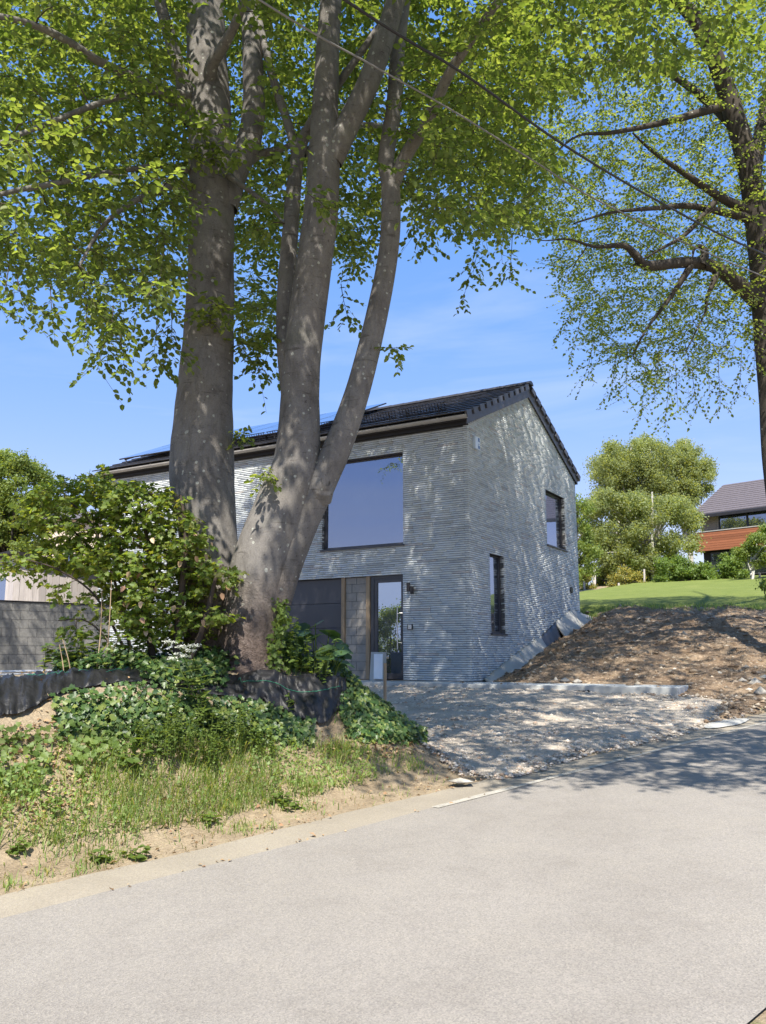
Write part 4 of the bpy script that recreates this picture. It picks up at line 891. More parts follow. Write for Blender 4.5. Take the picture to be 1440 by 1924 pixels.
g.tips = tip_in; LPa, LDa, LNa, LSa = g.twigs(7, (.20, .46), 8, (.066, .096), hang=.34)
V0, F0 = g.take(); link('twigs', npmesh('twigs', V0, F0), 'twig', beech)
o = leafmesh('crown', LPa, LDa, LNa, LSa, 'ovate', 'beech_leaf', beech); o['kind'] = 'stuff'
g.tips = tip_out; LP, LD, LN, LS = g.twigs(9, (.3, .7), 8, (.09, .125), hang=.2)
V0, F0 = g.take(); link('twigs', npmesh('twigs', V0, F0), 'twig', beech)
o = leafmesh('crown', LP, LD, LN, LS, 'low', 'beech_leaf', beech); o['kind'] = 'stuff'
print('beech', len(A_in), len(A_out), len(LPa), len(LP))
# small epicormic sprays on the trunks
ep = Grow(); sprs = []
for px, py, d, w, h, m in ((395, 270, 9.2, 60, 60, 16), (400, 585, 9.2, 50, 30, 12), (470, 640, 9.6, 60, 45, 14), (505, 895, 9.0, 26, 14, 6), (735, 660, 9.2, 24, 20, 3), (448, 815, 9.6, 10, 18, 3), (625, 395, 8.9, 14, 12, 3)):
    p0 = at(px, py, d+.35); ep.N.append((*p0, .02))
    for _ in range(m): sprs.append(at(px+RNG.normal()*w*.45, py+RNG.normal()*h*.45, d+RNG.uniform(-.25, .25)))
ep.reach(sprs, maxlen=1.2); LP, LD, LN, LS = ep.twigs(5, (.12, .26), 7, (.06, .085)); V0, F0 = ep.take(); link('epicormic_shoots', npmesh('epicormic_shoots', V0, F0), 'twig', beech)['kind'] = 'stuff'
o = leafmesh('epicormic_leaves', LP, LD, LN, LS, 'ovate', 'young_leaf', beech); o['kind'] = 'stuff'

# ---- the beech standing at the lane on the right
rb = np.array([8.15, 16.3]); rz = H1(*rb); beech2 = empty('beech_tree', (rb[0], rb[1], rz)); tag(beech2, 'slender dark beech by the lane with a crooked hooked limb', 'tree')
g = Grow(); P0 = np.array([(8.15, 16.3, rz-.3), (8.1, 16.25, rz+.5)]); R0 = np.array([.36, .30])
P, R = path([(1462, 900, 48, 16.2), (1452, 760, 45, 16.2), (1440, 620, 44, 16.1), (1431, 500, 44, 16.0), (1420, 400, 44, 15.9), (1404, 300, 42, 15.7), (1370, 180, 38, 15.5), (1335, 85, 34, 15.2), (1300, 25, 30, 15.0), (1255, -10, 26, 14.7), (1190, -60, 20, 14.3), (1100, -140, 12, 13.8)])
g.limb(np.vstack([P0, P]), np.concatenate([R0, R]), 20, 8, .05)
for L_ in [
 [(1424, 565, 34, 16), (1395, 540, 32, 15.8), (1345, 503, 27, 15.5), (1290, 494, 25, 15.2), (1218, 500, 24, 14.9), (1195, 480, 21, 14.7), (1172, 462, 17, 14.6), (1120, 464, 11, 14.3), (1070, 450, 7, 14.0), (1020, 452, 4, 13.7), (970, 440, 2.5, 13.5)],
 [(1318, 500, 22, 15.3), (1326, 478, 16, 15.3), (1318, 464, 13, 15.3), (1306, 468, 11, 15.25), (1303, 482, 7, 15.2)],
 [(1412, 412, 20, 15.9), (1370, 402, 17, 15.6), (1300, 388, 15, 15.2), (1230, 392, 13, 14.8), (1150, 400, 10, 14.4), (1080, 420, 7, 14.0)],
 [(1410, 400, 22, 15.9), (1350, 368, 19, 15.5), (1285, 325, 16, 15.1), (1228, 285, 12, 14.8), (1190, 250, 8, 14.6)],
 [(1345, 380, 12, 15.3), (1290, 440, 10, 15.2), (1240, 470, 8, 15.0), (1190, 500, 6, 14.8)],
 [(1300, 500, 14, 15.2), (1260, 560, 10, 15.2), (1215, 620, 7, 15.1), (1190, 670, 5, 15.1)], [(1350, 510, 12, 15.5), (1330, 560, 9, 15.4), (1325, 590, 6, 15.4), (1290, 660, 4, 15.3)],
 [(1395, 250, 26, 15.7), (1330, 190, 20, 15.9), (1240, 130, 16, 16.2), (1130, 115, 12, 16.5), (1060, 100, 8, 16.8)],
 [(1418, 330, 28, 15.9), (1440, 200, 26, 16.3), (1470, 60, 22, 16.8), (1490, -120, 16, 17.2), (1480, -320, 9, 17.6)],
 [(1260, -10, 20, 14.7), (1240, -160, 16, 14.3), (1180, -340, 11, 13.6), (1100, -520, 7, 12.8)],
 [(1330, 90, 22, 15.2), (1290, 10, 16, 14.2), (1250, -100, 12, 12.8), (1180, -260, 8, 11.2)],
 [(1420, 480, 22, 16), (1500, 420, 18, 15.5), (1600, 330, 13, 14.8), (1720, 240, 8, 14)], [(1430, 420, 22, 16), (1520, 330, 17, 17), (1600, 260, 12, 18), (1660, 220, 8, 19)],
 [(1360, 200, 18, 15.4), (1250, 230, 14, 15.0), (1150, 250, 11, 14.5), (1090, 255, 8, 14.2), (1040, 290, 5, 13.9)]]:
    P, R = path(L_); g.limb(P, R*np.linspace(1.05, .45, len(R)), 12 if R[0] > .08 else 8, 7, .06)
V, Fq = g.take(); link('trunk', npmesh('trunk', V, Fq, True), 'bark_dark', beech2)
cR = (6.9, 15.2, 10.6); rR = (6.2, 6.0, 6.6)
def mR(P):
    x, y, f_ = project(P); ok = lowmask(P, 18) & (P[:, 2] > 4.2); ok &= ~((x < 960) & (y > 330)); ok &= P[:, 1] > 9; ok &= ~((f_ < 1e8) & (x > 1000) & (y > -20) & (P[:, 1] < 14.6))
    return ok
A = crown_pts(6000, cR, rR, mR, .42)
Bs = [bough(420, [(1050, 470), (1200, 500), (1425, 500), (1440, 620), (1390, 700), (1290, 750), (1190, 740), (1080, 610)], 15.0, 17.4), bough(420, [(950, 0), (1460, 0), (1460, 480), (1180, 500), (1010, 480)], 14.8, 18.5)]
A_in = spaced(np.concatenate([A[inframe(A)]]+Bs), .455); A_in = A_in[lowmask(A_in, 14)]; A_out = spaced(A[~inframe(A)], .80)
g.reach(np.concatenate([A_in, A_out]), droop=.06)
for q in ((1085, 560, 1055, 620, 15), (1120, 620, 1098, 715, 15), (1160, 650, 1150, 735, 15), (1215, 670, 1205, 785, 15.2), (1260, 680, 1250, 800, 15.2), (1270, 670, 1275, 770, 15.3), (1300, 680, 1310, 765, 15.4), (1350, 660, 1355, 765, 15.5), (1395, 640, 1390, 740, 15.7), (1240, 650, 1230, 750, 15), (1100, 560, 1075, 660, 14.8), (1420, 600, 1418, 700, 15.9), (1180, 640, 1178, 745, 15.1), (1330, 660, 1335, 740, 15.5)): strand(*q)
V0, F0 = g.take(); link('branches', npmesh('branches', V0, F0, True), 'twig', beech2)
tips_all = g.tips; g.tips = [q for q in tips_all if inframe(q[0][-1][None])[0]]
LP, LD, LN, LS = g.twigs(8, (.25, .55), 8, (.055, .08), hang=.45); V0, F0 = g.take(); link('twigs', npmesh('twigs', V0, F0), 'twig', beech2)
o = leafmesh('crown', LP, LD, LN, LS, 'ovate', 'young_leaf', beech2); o['kind'] = 'stuff'; n1 = len(LP)
g.tips = [q for q in tips_all if not inframe(q[0][-1][None])[0]]; LP, LD, LN, LS = g.twigs(8, (.3, .7), 8, (.09, .13), hang=.3); V0, F0 = g.take(); link('twigs', npmesh('twigs', V0, F0), 'twig', beech2)
o = leafmesh('crown', LP, LD, LN, LS, 'low', 'young_leaf', beech2); o['kind'] = 'stuff'
print('beech2', len(A_in), len(A_out), n1, len(LP))
# ------------------------------------------------------------------ vegetation of the bank
def plan_scatter(m, poly=None, x0=-6.5, x1=2.6, y0=4.6, y1=10.6, cond=None, raise_=0.0):
    X = RNG.uniform(x0, x1, m); Y = RNG.uniform(y0, y1, m); Z = height(X, Y); k = np.ones(m, bool)
    if cond is not None: k &= cond(X, Y)
    if poly is not None:
        px, py, f_ = project(np.stack([X, Y, Z], -1)); q = np.zeros(m, bool)
        for p in (poly if isinstance(poly[0], list) else [poly]): q |= inpoly(px, py, p)
        k &= q
    return X[k], Y[k], Z[k]
def blades(name, X, Y, Z, hgt, wid, lean, mat, seg=2):
    m = len(X); a_ = RNG.uniform(0, 6.28, m); D = np.stack([np.cos(a_), np.sin(a_), 0*a_], -1); L_ = RNG.uniform(lean[0], lean[1], m)[:, None]; Hh = RNG.uniform(hgt[0], hgt[1], m)[:, None]
    S = np.stack([-np.sin(a_), np.cos(a_), 0*a_], -1)*RNG.uniform(wid[0], wid[1], m)[:, None]; B = np.stack([X, Y, Z-.01], -1); up = np.array([0, 0, 1.])
    mid = B+D*L_*Hh*.3+up*Hh*.6; tip = B+D*L_*Hh+up*Hh*(1-.25*L_**2)
    V = np.stack([B-S, B+S, mid+S*.75, mid-S*.75, tip+S*.08, tip-S*.08], 1).reshape(-1, 3)
    Fq = ((np.arange(m)*6)[:, None, None]+np.array([(0, 1, 2, 3), (3, 2, 4, 5)])[None]).reshape(-1, 4)
    return link(name, npmesh(name, V, Fq), mat)
G_POLY = [[(-40, 1600), (-40, 1480), (130, 1400), (200, 1380), (420, 1400), (640, 1400), (760, 1420), (800, 1445), (740, 1455), (640, 1485), (560, 1502), (430, 1532), (300, 1560), (150, 1585)]]
tuft = lambda x, y: vnoise(x*2.3, y*2.3, 91)+.6*vnoise(x*6, y*6, 92)
X, Y, Z = plan_scatter(260000, G_POLY, cond=lambda x, y: (RNG.uniform(size=len(x)) < .10+.6*sst(-.3, .3, tuft(x, y))))
o = blades('grass', X, Y, Z, (.05, .24), (.0018, .004), (.3, 1.5), 'grass'); tag(o, 'long green grass growing in tufts on the bank', 'grass', kind='stuff')
X, Y, Z = plan_scatter(180000, None, cond=lambda x, y: (ts(x, y)[1] > VERGE+.06) & (ts(x, y)[1] < 7.0) & (ts(x, y)[0] < 6.6) & (RNG.uniform(size=len(x)) < .02+.42*sst(.0, .42, tuft(x*1.3, y*1.3))))
o = blades('verge_grass', X, Y, Z, (.02, .09), (.0025, .005), (.2, 1.2), 'grass'); tag(o, 'short sparse grass along the sandy verge', 'grass', kind='stuff')
X, Y, Z = plan_scatter(26000, None, cond=lambda x, y: (ts(x, y)[1] > VERGE-.02) & (ts(x, y)[1] < 7.6) & (RNG.uniform(size=len(x)) < .3))
o = blades('dry_straw', X, Y, Z, (.012, .05), (.002, .004), (1.0, 3.0), 'straw'); tag(o, 'dry straw scattered over the verge', 'straw', kind='stuff')
# dead leaves: on the verge, along the road edge and under the ivy at the left
X, Y, Z = plan_scatter(26000, None, x0=-6.5, x1=3, y0=4.2, y1=10.4, cond=lambda x, y: (ts(x, y)[1] > EDGE-.06) & ((ts(x, y)[1] > VERGE-.03) | (np.abs(ts(x, y)[1]-EDGE+.0) < .05) | (RNG.uniform(size=len(x)) < .06)) & (RNG.uniform(size=len(x)) < .04+.20*sst(.0, .4, vnoise(x*1.7, y*1.7, 33))))
X2, Y2, Z2 = plan_scatter(60000, [[(-40, 1370), (90, 1350), (200, 1400), (170, 1520), (80, 1560), (-40, 1560)], [(560, 1390), (760, 1385), (800, 1420), (640, 1430)]], cond=lambda x, y: RNG.uniform(size=len(x)) < .95)
X, Y, Z = np.concatenate([X, X2]), np.concatenate([Y, Y2]), np.concatenate([Z, Z2]); P = np.stack([X, Y, Z+.012], -1); m = len(P)
D = rdir(m); D[:, 2] *= .25; Nn = np.zeros((m, 3)); Nn[:, 2] = 1; Nn += RNG.normal(size=(m, 3))*.45
o = leafmesh('leaf_litter', P, D, unit(Nn), RNG.uniform(.02, .055, m), 'low', 'litter', fold=.5); tag(o, 'tan dead leaves strewn over the verge and bank', 'leaf litter', kind='stuff')
# ivy patches
def ivy(name, polys, m, label, hmax=.22, size=(.035, .07), mat='ivy_leaf', cond=None):
    X, Y, Z = plan_scatter(m, polys, cond=cond); k = len(X); hh = RNG.uniform(0, 1, k)**1.4*hmax*(.35+1.3*np.clip(.5+vnoise(X*2.2, Y*2.2, 71)+.4*vnoise(X*6, Y*6, 72), 0, 1)); P = np.stack([X, Y, Z+hh+.01], -1)
    eps = .15; gx = (height(X+eps, Y)-height(X-eps, Y))/(2*eps); gy = (height(X, Y+eps)-height(X, Y-eps))/(2*eps)
    Nn = unit(unit(np.stack([-gx, -gy, 0*gx+.9], -1))+np.array([-.05, -.45, .1])+RNG.normal(size=(k, 3))*.38); D = RNG.normal(size=(k, 3)); D[:, 2] -= .6
    D = unit(D-Nn*(D*Nn).sum(1, keepdims=True)); o = leafmesh(name, P, D, Nn, RNG.uniform(*size, k), 'lobed', mat, fold=.18); tag(o, label, 'ivy', kind='stuff'); return o
IVY = [[(95, 1350), (120, 1330), (270, 1325), (290, 1350), (230, 1395), (120, 1390)], [(390, 1335), (470, 1335), (540, 1345), (590, 1375), (590, 1405), (470, 1400), (380, 1390)], [(640, 1345), (640, 1285), (700, 1262), (745, 1285), (790, 1370), (820, 1395), (760, 1400), (660, 1395)], [(270, 1330), (390, 1335), (380, 1395), (250, 1395)]]
ivy('ivy', IVY, 220000, 'dark green ivy covering the bank below the old beech', hmax=.15)
ivy('ivy', [[(-40, 1390), (60, 1380), (100, 1420), (80, 1500), (-40, 1500)], [(90, 1385), (230, 1385), (260, 1440), (150, 1470)]], 60000, 'sunlit light green ivy at the bank foot among dead leaves', mat='weed_leaf', hmax=.14)
ivy('ivy', [[(330, 1215), (380, 1210), (560, 1240), (600, 1262), (520, 1262), (370, 1262), (100, 1262), (110, 1235), (230, 1215)], [(255, 1258), (340, 1258), (430, 1272), (425, 1302), (300, 1308)]], 90000, 'ivy and nettles round the foot of the beech above the black sheet', hmax=.16)
# climbing ivy on the beech
P = []; Nn = []
for _ in range(420):
    v = RNG.uniform(1120, 1262); u = 522+RNG.normal()*9+10*math.sin(v*.05); P.append(at(u, v, 9.12+RNG.uniform(-.05, .12))); Nn.append((.5, -.8, .3))
P = np.array(P); Nn = unit(np.array(Nn)+RNG.normal(size=P.shape)*.35); D = rdir(len(P)); D[:, 2] -= .5
o = leafmesh('climbing_ivy', P, D, Nn, RNG.uniform(.035, .07, len(P)), 'lobed', 'weed_leaf'); tag(o, 'ivy climbing the right side of the beech trunk', 'ivy', kind='stuff')
# black weed-control fabric along the bank
TOPL = [(-60, 1322, 7.75), (0, 1318, 7.8), (49, 1318, 7.9), (102, 1296, 8.15), (146, 1281, 8.3), (219, 1265, 8.6), (272, 1260, 8.75), (311, 1266, 8.75), (370, 1280, 8.75), (437, 1276, 8.8), (467, 1262, 8.85), (515, 1258, 8.9), (540, 1270, 9.0), (585, 1266, 9.15), (628, 1268, 9.3), (650, 1275, 9.4)]
BOTL = [(-60, 1346, 7.5), (0, 1348, 7.5), (49, 1340, 7.65), (102, 1312, 7.95), (146, 1298, 8.15), (219, 1286, 8.35), (272, 1284, 8.45), (311, 1292, 8.45), (370, 1304, 8.45), (437, 1312, 8.45), (467, 1318, 8.45), (515, 1330, 8.4), (560, 1352, 8.3), (605, 1366, 8.3), (632, 1340, 8.7), (655, 1318, 8.9)]
def lie(q, lift):
    h_ = hit(q[0], q[1], 6, 10.2); p = at(*q)
    return np.array([h_[0], h_[1]-.02, h_[2]+lift]) if h_[1] < 10.1 else p
TP = catmull([at(*q) for q in TOPL], 14); BP = catmull([lie(q, .02) for q in BOTL], 14); nn = len(TP); nh = 12; V = []
for i in range(nn):
    for j in range(nh):
        f_ = j/(nh-1); p = TP[i]*(1-f_)+BP[i]*f_
        p = p+np.array([0, -1, .15])*(.02*math.sin(math.pi*f_)+.10*(.3-abs(float(fbm(np.array([i*.22+j*.16]), np.array([j*.35-i*.05]), 1, 3, 13)[0])))+.07*float(vnoise(np.array([i*.33]), np.array([j*.5]), 3)[0]))
        zg = H1(p[0], p[1]); p[2] = max(p[2], zg+.025+.06*float(fbm(np.array([i*.41]), np.array([j*.6]), 1, 3, 8)[0])); V.append(p)
F_ = [(i*nh+j, i*nh+j+1, (i+1)*nh+j+1, (i+1)*nh+j) for i in range(nn-1) for j in range(nh-1)]
def fabricmat():
    m, N, L, b = nmat('woven_black_fabric', .5, .4); uv = coord(N, 'UV'); p = geo_pos(N)
    q = noise(N, L, p, 7, 5, .6); r = ramp(N, [(.3, (.007, .007, .008)), (.7, (.016, .016, .019))]); L.new(q.outputs['Fac'], r.inputs['Fac']); L.new(r.outputs['Color'], b.inputs['Base Color'])
    w = N.new('ShaderNodeTexWave'); w.inputs['Scale'].default_value = 60; L.new(p, w.inputs['Vector']); n1 = bump(N, L, w.outputs['Fac'], .12, .003, b); q2 = noise(N, L, p, 14, 4); bump(N, L, q2.outputs['Fac'], .5, .03, b, n1); return m
M['fabric'] = fabricmat()
mb = MB(); mb.add(V, F_); o = mb.build('weed_fabric', 'fabric', None, smooth=True); tag(o, 'black woven weed fabric draped along the bank under the beech', 'fabric'); q_ = o.modifiers.new('t', 'SOLIDIFY'); q_.thickness = .004
M['green_thread'] = simple('green_thread', (.06, .30, .18), .7, .3)
mb = MB(); rows = [V[i*nh+3]+np.array([0, -.004, .004]) for i in range(nn)]; 
mb.tube(rows[28:105], [.0022]*77, 4, False); mb.build('guide_thread', 'green_thread', o)
mb = MB(); mb.tube([V[i*nh+4]+np.array([0, -.004, .004]) for i in range(130, nn-8)], [.0022]*(nn-138), 4, False); mb.build('guide_thread', 'green_thread', o)
# ------------------------------------------------------------------ the hedge bush left of the beech
bz = at(300, 1240, 9.1); bush = empty('hazel_bush', (bz[0], bz[1], H1(bz[0], bz[1]))); tag(bush, 'dense half-clipped leafy bush hugging the left of the beech', 'bush')
g = Grow()
for L_ in [[(330, 1262, 16, 9.0), (335, 1180, 14, 9.0), (345, 1080, 12, 9.0), (350, 1000, 9, 9.0), (340, 930, 5, 9.0)], [(290, 1262, 14, 9.1), (280, 1170, 12, 9.15), (285, 1070, 10, 9.2), (270, 980, 7, 9.2), (255, 920, 4, 9.2)],
           [(250, 1262, 8, 9.2), (235, 1160, 6, 9.2), (205, 1060, 5, 9.2), (170, 980, 4, 9.2), (130, 940, 3, 9.2)], [(230, 1262, 4, 9.0), (200, 1200, 3.4, 9.0), (160, 1165, 2.6, 8.9), (110, 1165, 2, 8.8)], [(240, 1230, 6, 9.1), (180, 1120, 4, 9.0), (110, 1070, 3, 8.9), (50, 1050, 2, 8.8)],
           [(350, 1262, 12, 8.9), (385, 1170, 10, 8.85), (405, 1090, 7, 8.8), (420, 1060, 4, 8.8)], [(270, 1150, 6, 9.3), (190, 1050, 4, 9.4), (100, 960, 3, 9.5), (60, 930, 2, 9.6)]]:
    P, R = path(L_); g.limb(P, R, 7, 6, .05)
Bs = [bough(900, [(190, 930), (235, 905), (330, 930), (372, 985), (400, 1060), (425, 1065), (395, 1120), (405, 1170), (385, 1215), (300, 1215), (220, 1160), (190, 1050)], 8.75, 9.7),
      bough(420, [(30, 960), (60, 925), (110, 900), (200, 892), (235, 1000), (220, 1090), (110, 1060), (50, 1000)], 8.9, 9.8), bough(130, [(0, 1050), (90, 1030), (200, 1040), (210, 1090), (90, 1070), (10, 1075)], 8.8, 9.4), bough(30, [(95, 1100), (220, 1085), (230, 1130), (110, 1120)], 8.8, 9.3),
      bough(34, [(90, 1165), (180, 1140), (260, 1160), (240, 1210), (100, 1185)], 8.7, 9.2), bough(16, [(385, 1065), (450, 1060), (445, 1085), (390, 1090)], 8.6, 8.9), bough(14, [(370, 1150), (430, 1150), (425, 1170), (370, 1180)], 8.6, 8.9)]
A = spaced(np.concatenate(Bs), .105); g.reach(A, rs=.6, maxlen=2); LP, LD, LN, LS = g.twigs(6, (.10, .24), 6, (.052, .08), hang=.15, flat=.75)
LN = unit(LN+np.array([-.0, -.55, .1])); V0, F0 = g.take(); link('stems', npmesh('stems', V0, F0, True), 'twig', bush)
o = leafmesh('foliage', LP, LD, LN, LS, 'lobed', 'bush_leaf', bush, fold=.3); o['kind'] = 'stuff'
kk = RNG.choice(len(LP), 260); q = LP[kk]+RNG.normal(size=(260, 3))*.05; px, py, _ = project(q); k_ = (px > 230) & (py > 1000)
o = leafmesh('dry_leaves', q[k_]+np.array([0, -.08, 0]), LD[kk][k_]+np.array([0, 0, -1]), LN[kk][k_], np.full(k_.sum(), .075), 'ovate', 'litter', bush, curl=.4); o['kind'] = 'stuff'
# ------------------------------------------------------------------ single weeds
def weed(name, label, cat, px, py, hgt, nst, leaf, mat, size, d=None, spread=.12, nleaf=14, group=None, parent_leaf='leaves', shape='ovate', cone=.4):
    q = hit(px, py, 4) if d is None else at(px, py, d); b0 = np.array([q[0], q[1], H1(q[0], q[1])]); r = empty(name, b0); tag(r, label, cat, group); g_ = Grow(); P_, D_, N_, S_ = [], [], [], []
    for i in range(nst):
        a_ = RNG.uniform(0, 6.28); lean = RNG.uniform(.1, cone); tip = b0+np.array([math.cos(a_)*lean*hgt, math.sin(a_)*lean*hgt, hgt*RNG.uniform(.75, 1.05)]); st_ = b0+np.array([math.cos(a_), math.sin(a_), 0])*spread*RNG.uniform(0, 1); st_[2] -= .03
        P = catmull([st_, (st_+tip)/2+RNG.normal(size=3)*.03*hgt+np.array([0, 0, .05*hgt]), tip], 5); g_.mesh(P, np.linspace(.006, .002, len(P))*max(.7, hgt), 5)
        for j in range(nleaf):
            f_ = RNG.uniform(.2, 1); x = f_*(len(P)-1); k = min(int(x), len(P)-2); p = P[k]+(P[k+1]-P[k])*(x-k); aa = RNG.uniform(0, 6.28); P_.append(p); D_.append((math.cos(aa), math.sin(aa), RNG.uniform(-.3, .4))); N_.append((RNG.normal()*.3, RNG.normal()*.3-.2, 1)); S_.append(RNG.uniform(*size)*(1.15-.4*f_))
    V0, F0 = g_.take(); link('stems', npmesh('stems', V0, F0, True), 'weed_leaf', r)
    o = leafmesh(parent_leaf, np.array(P_), np.array(D_), unit(np.array(N_)), np.array(S_), shape, mat, r, fold=.2); o['kind'] = 'stuff'; return r
# cow parsley with white umbels
cpz = hit(405, 1400, 5); cpb = np.array([cpz[0], cpz[1], H1(cpz[0], cpz[1])]); cow = empty('cow_parsley', cpb); tag(cow, 'tall cow parsley with white flower heads before the beech', 'plant')
g = Grow(); heads = [(318, 1206), (335, 1228), (342, 1215), (357, 1222), (366, 1212), (324, 1236), (348, 1232)]; dcp = cpb[1]; FP, FD, FN, FS = [], [], [], []
stem = catmull([cpb, at(395, 1340, dcp), at(372, 1290, dcp+.02), at(350, 1250, dcp)], 6); g.mesh(stem, np.linspace(.011, .005, len(stem)), 6)
stem2 = catmull([cpb, at(380, 1330, dcp-.05), at(345, 1270, dcp-.08), at(335, 1245, dcp-.1)], 6); g.mesh(stem2, np.linspace(.010, .004, len(stem2)), 6)
for hx, hy in heads:
    hd = at(hx, hy, dcp+RNG.uniform(-.15, .1)); q0 = stem[-1-int(RNG.integers(0, 5))] if hx > 335 else stem2[-1-int(RNG.integers(0, 4))]; P = catmull([q0, (q0+hd)/2+np.array([0, 0, -.01]), hd-np.array([0, 0, .04])], 4); g.mesh(P, np.linspace(.004, .002, len(P)), 4)
    for i in range(9):
        a_ = i*.7; tip = hd+np.array([math.cos(a_)*.045, math.sin(a_)*.045, RNG.uniform(-.2, .3)*.045])*RNG.uniform(.3, 1.1); g.mesh(np.array([P[-1], (P[-1]+tip)/2, tip]), np.array([.0015, .0012, .001]), 3)
        for j in range(12): FP.append(tip+RNG.normal(size=3)*np.array([.010, .010, .007])); FD.append(RNG.normal(size=3)*np.array([1, 1, .2])); FN.append((0, -.3, 1)); FS.append(RNG.uniform(.012, .019))
V0, F0 = g.take(); link('stems', npmesh('stems', V0, F0, True), 'weed_leaf', cow)
o = leafmesh('umbels', np.array(FP), np.array(FD), unit(np.array(FN)+RNG.normal(size=(len(FN), 3))*.3), np.array(FS), 'low', 'white_flower', cow); o['kind'] = 'stuff'
P_, D_, N_, S_ = [], [], [], []
for i in range(34):         # ferny leaves: fronds with leaflets
    k = int(RNG.integers(0, len(stem)-4)); p = stem[k] if i % 2 else stem2[k]; a_ = RNG.uniform(0, 6.28); fd = np.array([math.cos(a_), math.sin(a_), RNG.uniform(-.1, .4)]); L_ = RNG.uniform(.12, .26); sd_ = np.cross(fd, [0, 0, 1])
    for j in range(14):
        f_ = (j+1)/14; c_ = p+fd*L_*f_+np.array([0, 0, -.12*L_*f_*f_])
        for sg in (-1, 1):
            for q in range(2): P_.append(c_+sd_*sg*L_*(1-f_)*.3*q); D_.append(fd*.5+sd_*sg); N_.append((0, -.2, 1)); S_.append(.045*(1.15-f_))
o = leafmesh('fronds', np.array(P_), np.array(D_), unit(np.array(N_)+RNG.normal(size=(len(N_), 3))*.3), np.array(S_), 'low', 'weed_leaf', cow); o['kind'] = 'stuff'
weed('broadleaf_weed', 'bright weed with broad pointed leaves in the grass of the bank', 'plant', 252, 1455, .26, 4, 'leaves', 'weed_leaf', (.09, .14), nleaf=6)
# mixed low weeds: small leaves at all heights through the grass
X, Y, Z = plan_scatter(150000, G_POLY, cond=lambda x, y: RNG.uniform(size=len(x)) < .12+.55*sst(-.25, .3, tuft(x+9, y)))
hh = RNG.uniform(0, 1, len(X))**1.3*.32*np.clip(.55+vnoise(X*1.7, Y*1.7, 15)+.5*vnoise(X*5, Y*5, 16), .1, 1.2); P = np.stack([X, Y, Z+hh], -1); D = rdir(len(P)); Nn = unit(RNG.normal(size=P.shape)*.5+np.array([0, -.35, 1]))
o = leafmesh('low_weeds', P, D, Nn, RNG.uniform(.015, .05, len(P)), 'low', 'meadow_leaf'); tag(o, 'light green clover, bedstraw and small weeds covering the bank foot', 'weeds', kind='stuff')
for px, py, h in ((300, 1440, .42), (350, 1430, .5), (425, 1430, .46), (455, 1400, .4), (385, 1450, .35), (330, 1400, .5), (270, 1420, .32), (500, 1430, .34)):
    weed('bedstraw', 'feathery pale green weed clump in front of the cow parsley', 'plant', px, py, h, 9, 'leaves', 'weed_leaf', (.022, .045), nleaf=36, group='feathery weeds on the bank', shape='low', spread=.16)
for px, py, h in ((100, 1250, .34), (170, 1235, .4), (225, 1240, .35), (255, 1230, .4), (130, 1245, .3)):
    weed('nettle', 'leafy nettle growing between the block wall and the fabric', 'plant', px, py, h, 5, 'leaves', 'weed_leaf', (.07, .13), d=8.9, nleaf=10, group='nettles behind the fabric')
for px, py in ((192, 1615), (90, 1520), (30, 1600), (262, 1612), (520, 1505), (395, 1545), (545, 1520)):
    weed('rosette_weed', 'low green weed tuft on the sandy verge', 'plant', px, py, .08, 5, 'leaves', 'weed_leaf', (.04, .08), nleaf=6, group='weed tufts on the verge', cone=1.2)
# big-leaved butterbur right of the beech
bb0 = at(600, 1262, 9.6); bt = empty('butterbur', (bb0[0], bb0[1], H1(bb0[0], bb0[1]))); tag(bt, 'big round-leaved butterbur between the beech and the front door', 'plant'); g = Grow()
for i in range(46):
    hd = at(RNG.uniform(535, 655), RNG.uniform(1165, 1255), RNG.uniform(9.3, 10.2)); px, py, _ = project(hd)
    if py < 1165+abs(px-585)*.5: continue
    bs_ = np.array([hd[0]*.6+bb0[0]*.4, hd[1]*.6+bb0[1]*.4, 0]); bs_[2] = H1(bs_[0], bs_[1])-.02
    P = catmull([bs_, (bs_+hd)/2+np.array([0, 0, .06]), hd], 4); g.mesh(P, np.linspace(.009, .006, len(P)), 5); sz = RNG.uniform(.15, .26); a_ = RNG.uniform(0, 6.28)
    o = leafmesh('leaf', hd[None]-np.array([[math.cos(a_), math.sin(a_), 0]])*sz*.35, np.array([[math.cos(a_), math.sin(a_), -.25]]), unit(np.array([[RNG.normal()*.25, -.55+RNG.normal()*.2, 1]])), np.array([sz]), 'round', 'big_leaf', bt, fold=.12, curl=.15)
V0, F0 = g.take(); link('stalks', npmesh('stalks', V0, F0, True), 'weed_leaf', bt)['kind'] = 'stuff'
for px, py, h, d in ((560, 1262, .62, 9.3), (600, 1280, .55, 9.2), (545, 1255, .6, 9.35)): weed('elder_sapling', 'upright leafy sapling shooting out of the butterbur', 'plant', px, py, h, 4, 'leaves', 'weed_leaf', (.05, .085), d=d, nleaf=22, group='saplings by the butterbur')
weed('elder_sapling', 'small sapling rooted in the black fabric', 'plant', 548, 1300, .22, 3, 'leaves', 'weed_leaf', (.04, .07), d=8.7, nleaf=14)
X, Y, Z = plan_scatter(30000, [[(640, 1262), (700, 1245), (720, 1285), (690, 1300), (650, 1290)]], x1=1.5, y0=8, y1=13); o = blades('dead_grass', X, Y, Z, (.12, .32), (.002, .004), (.3, 1.3), 'straw'); tag(o, 'tuft of brown dead grass above the ivy by the door', 'grass', kind='stuff')
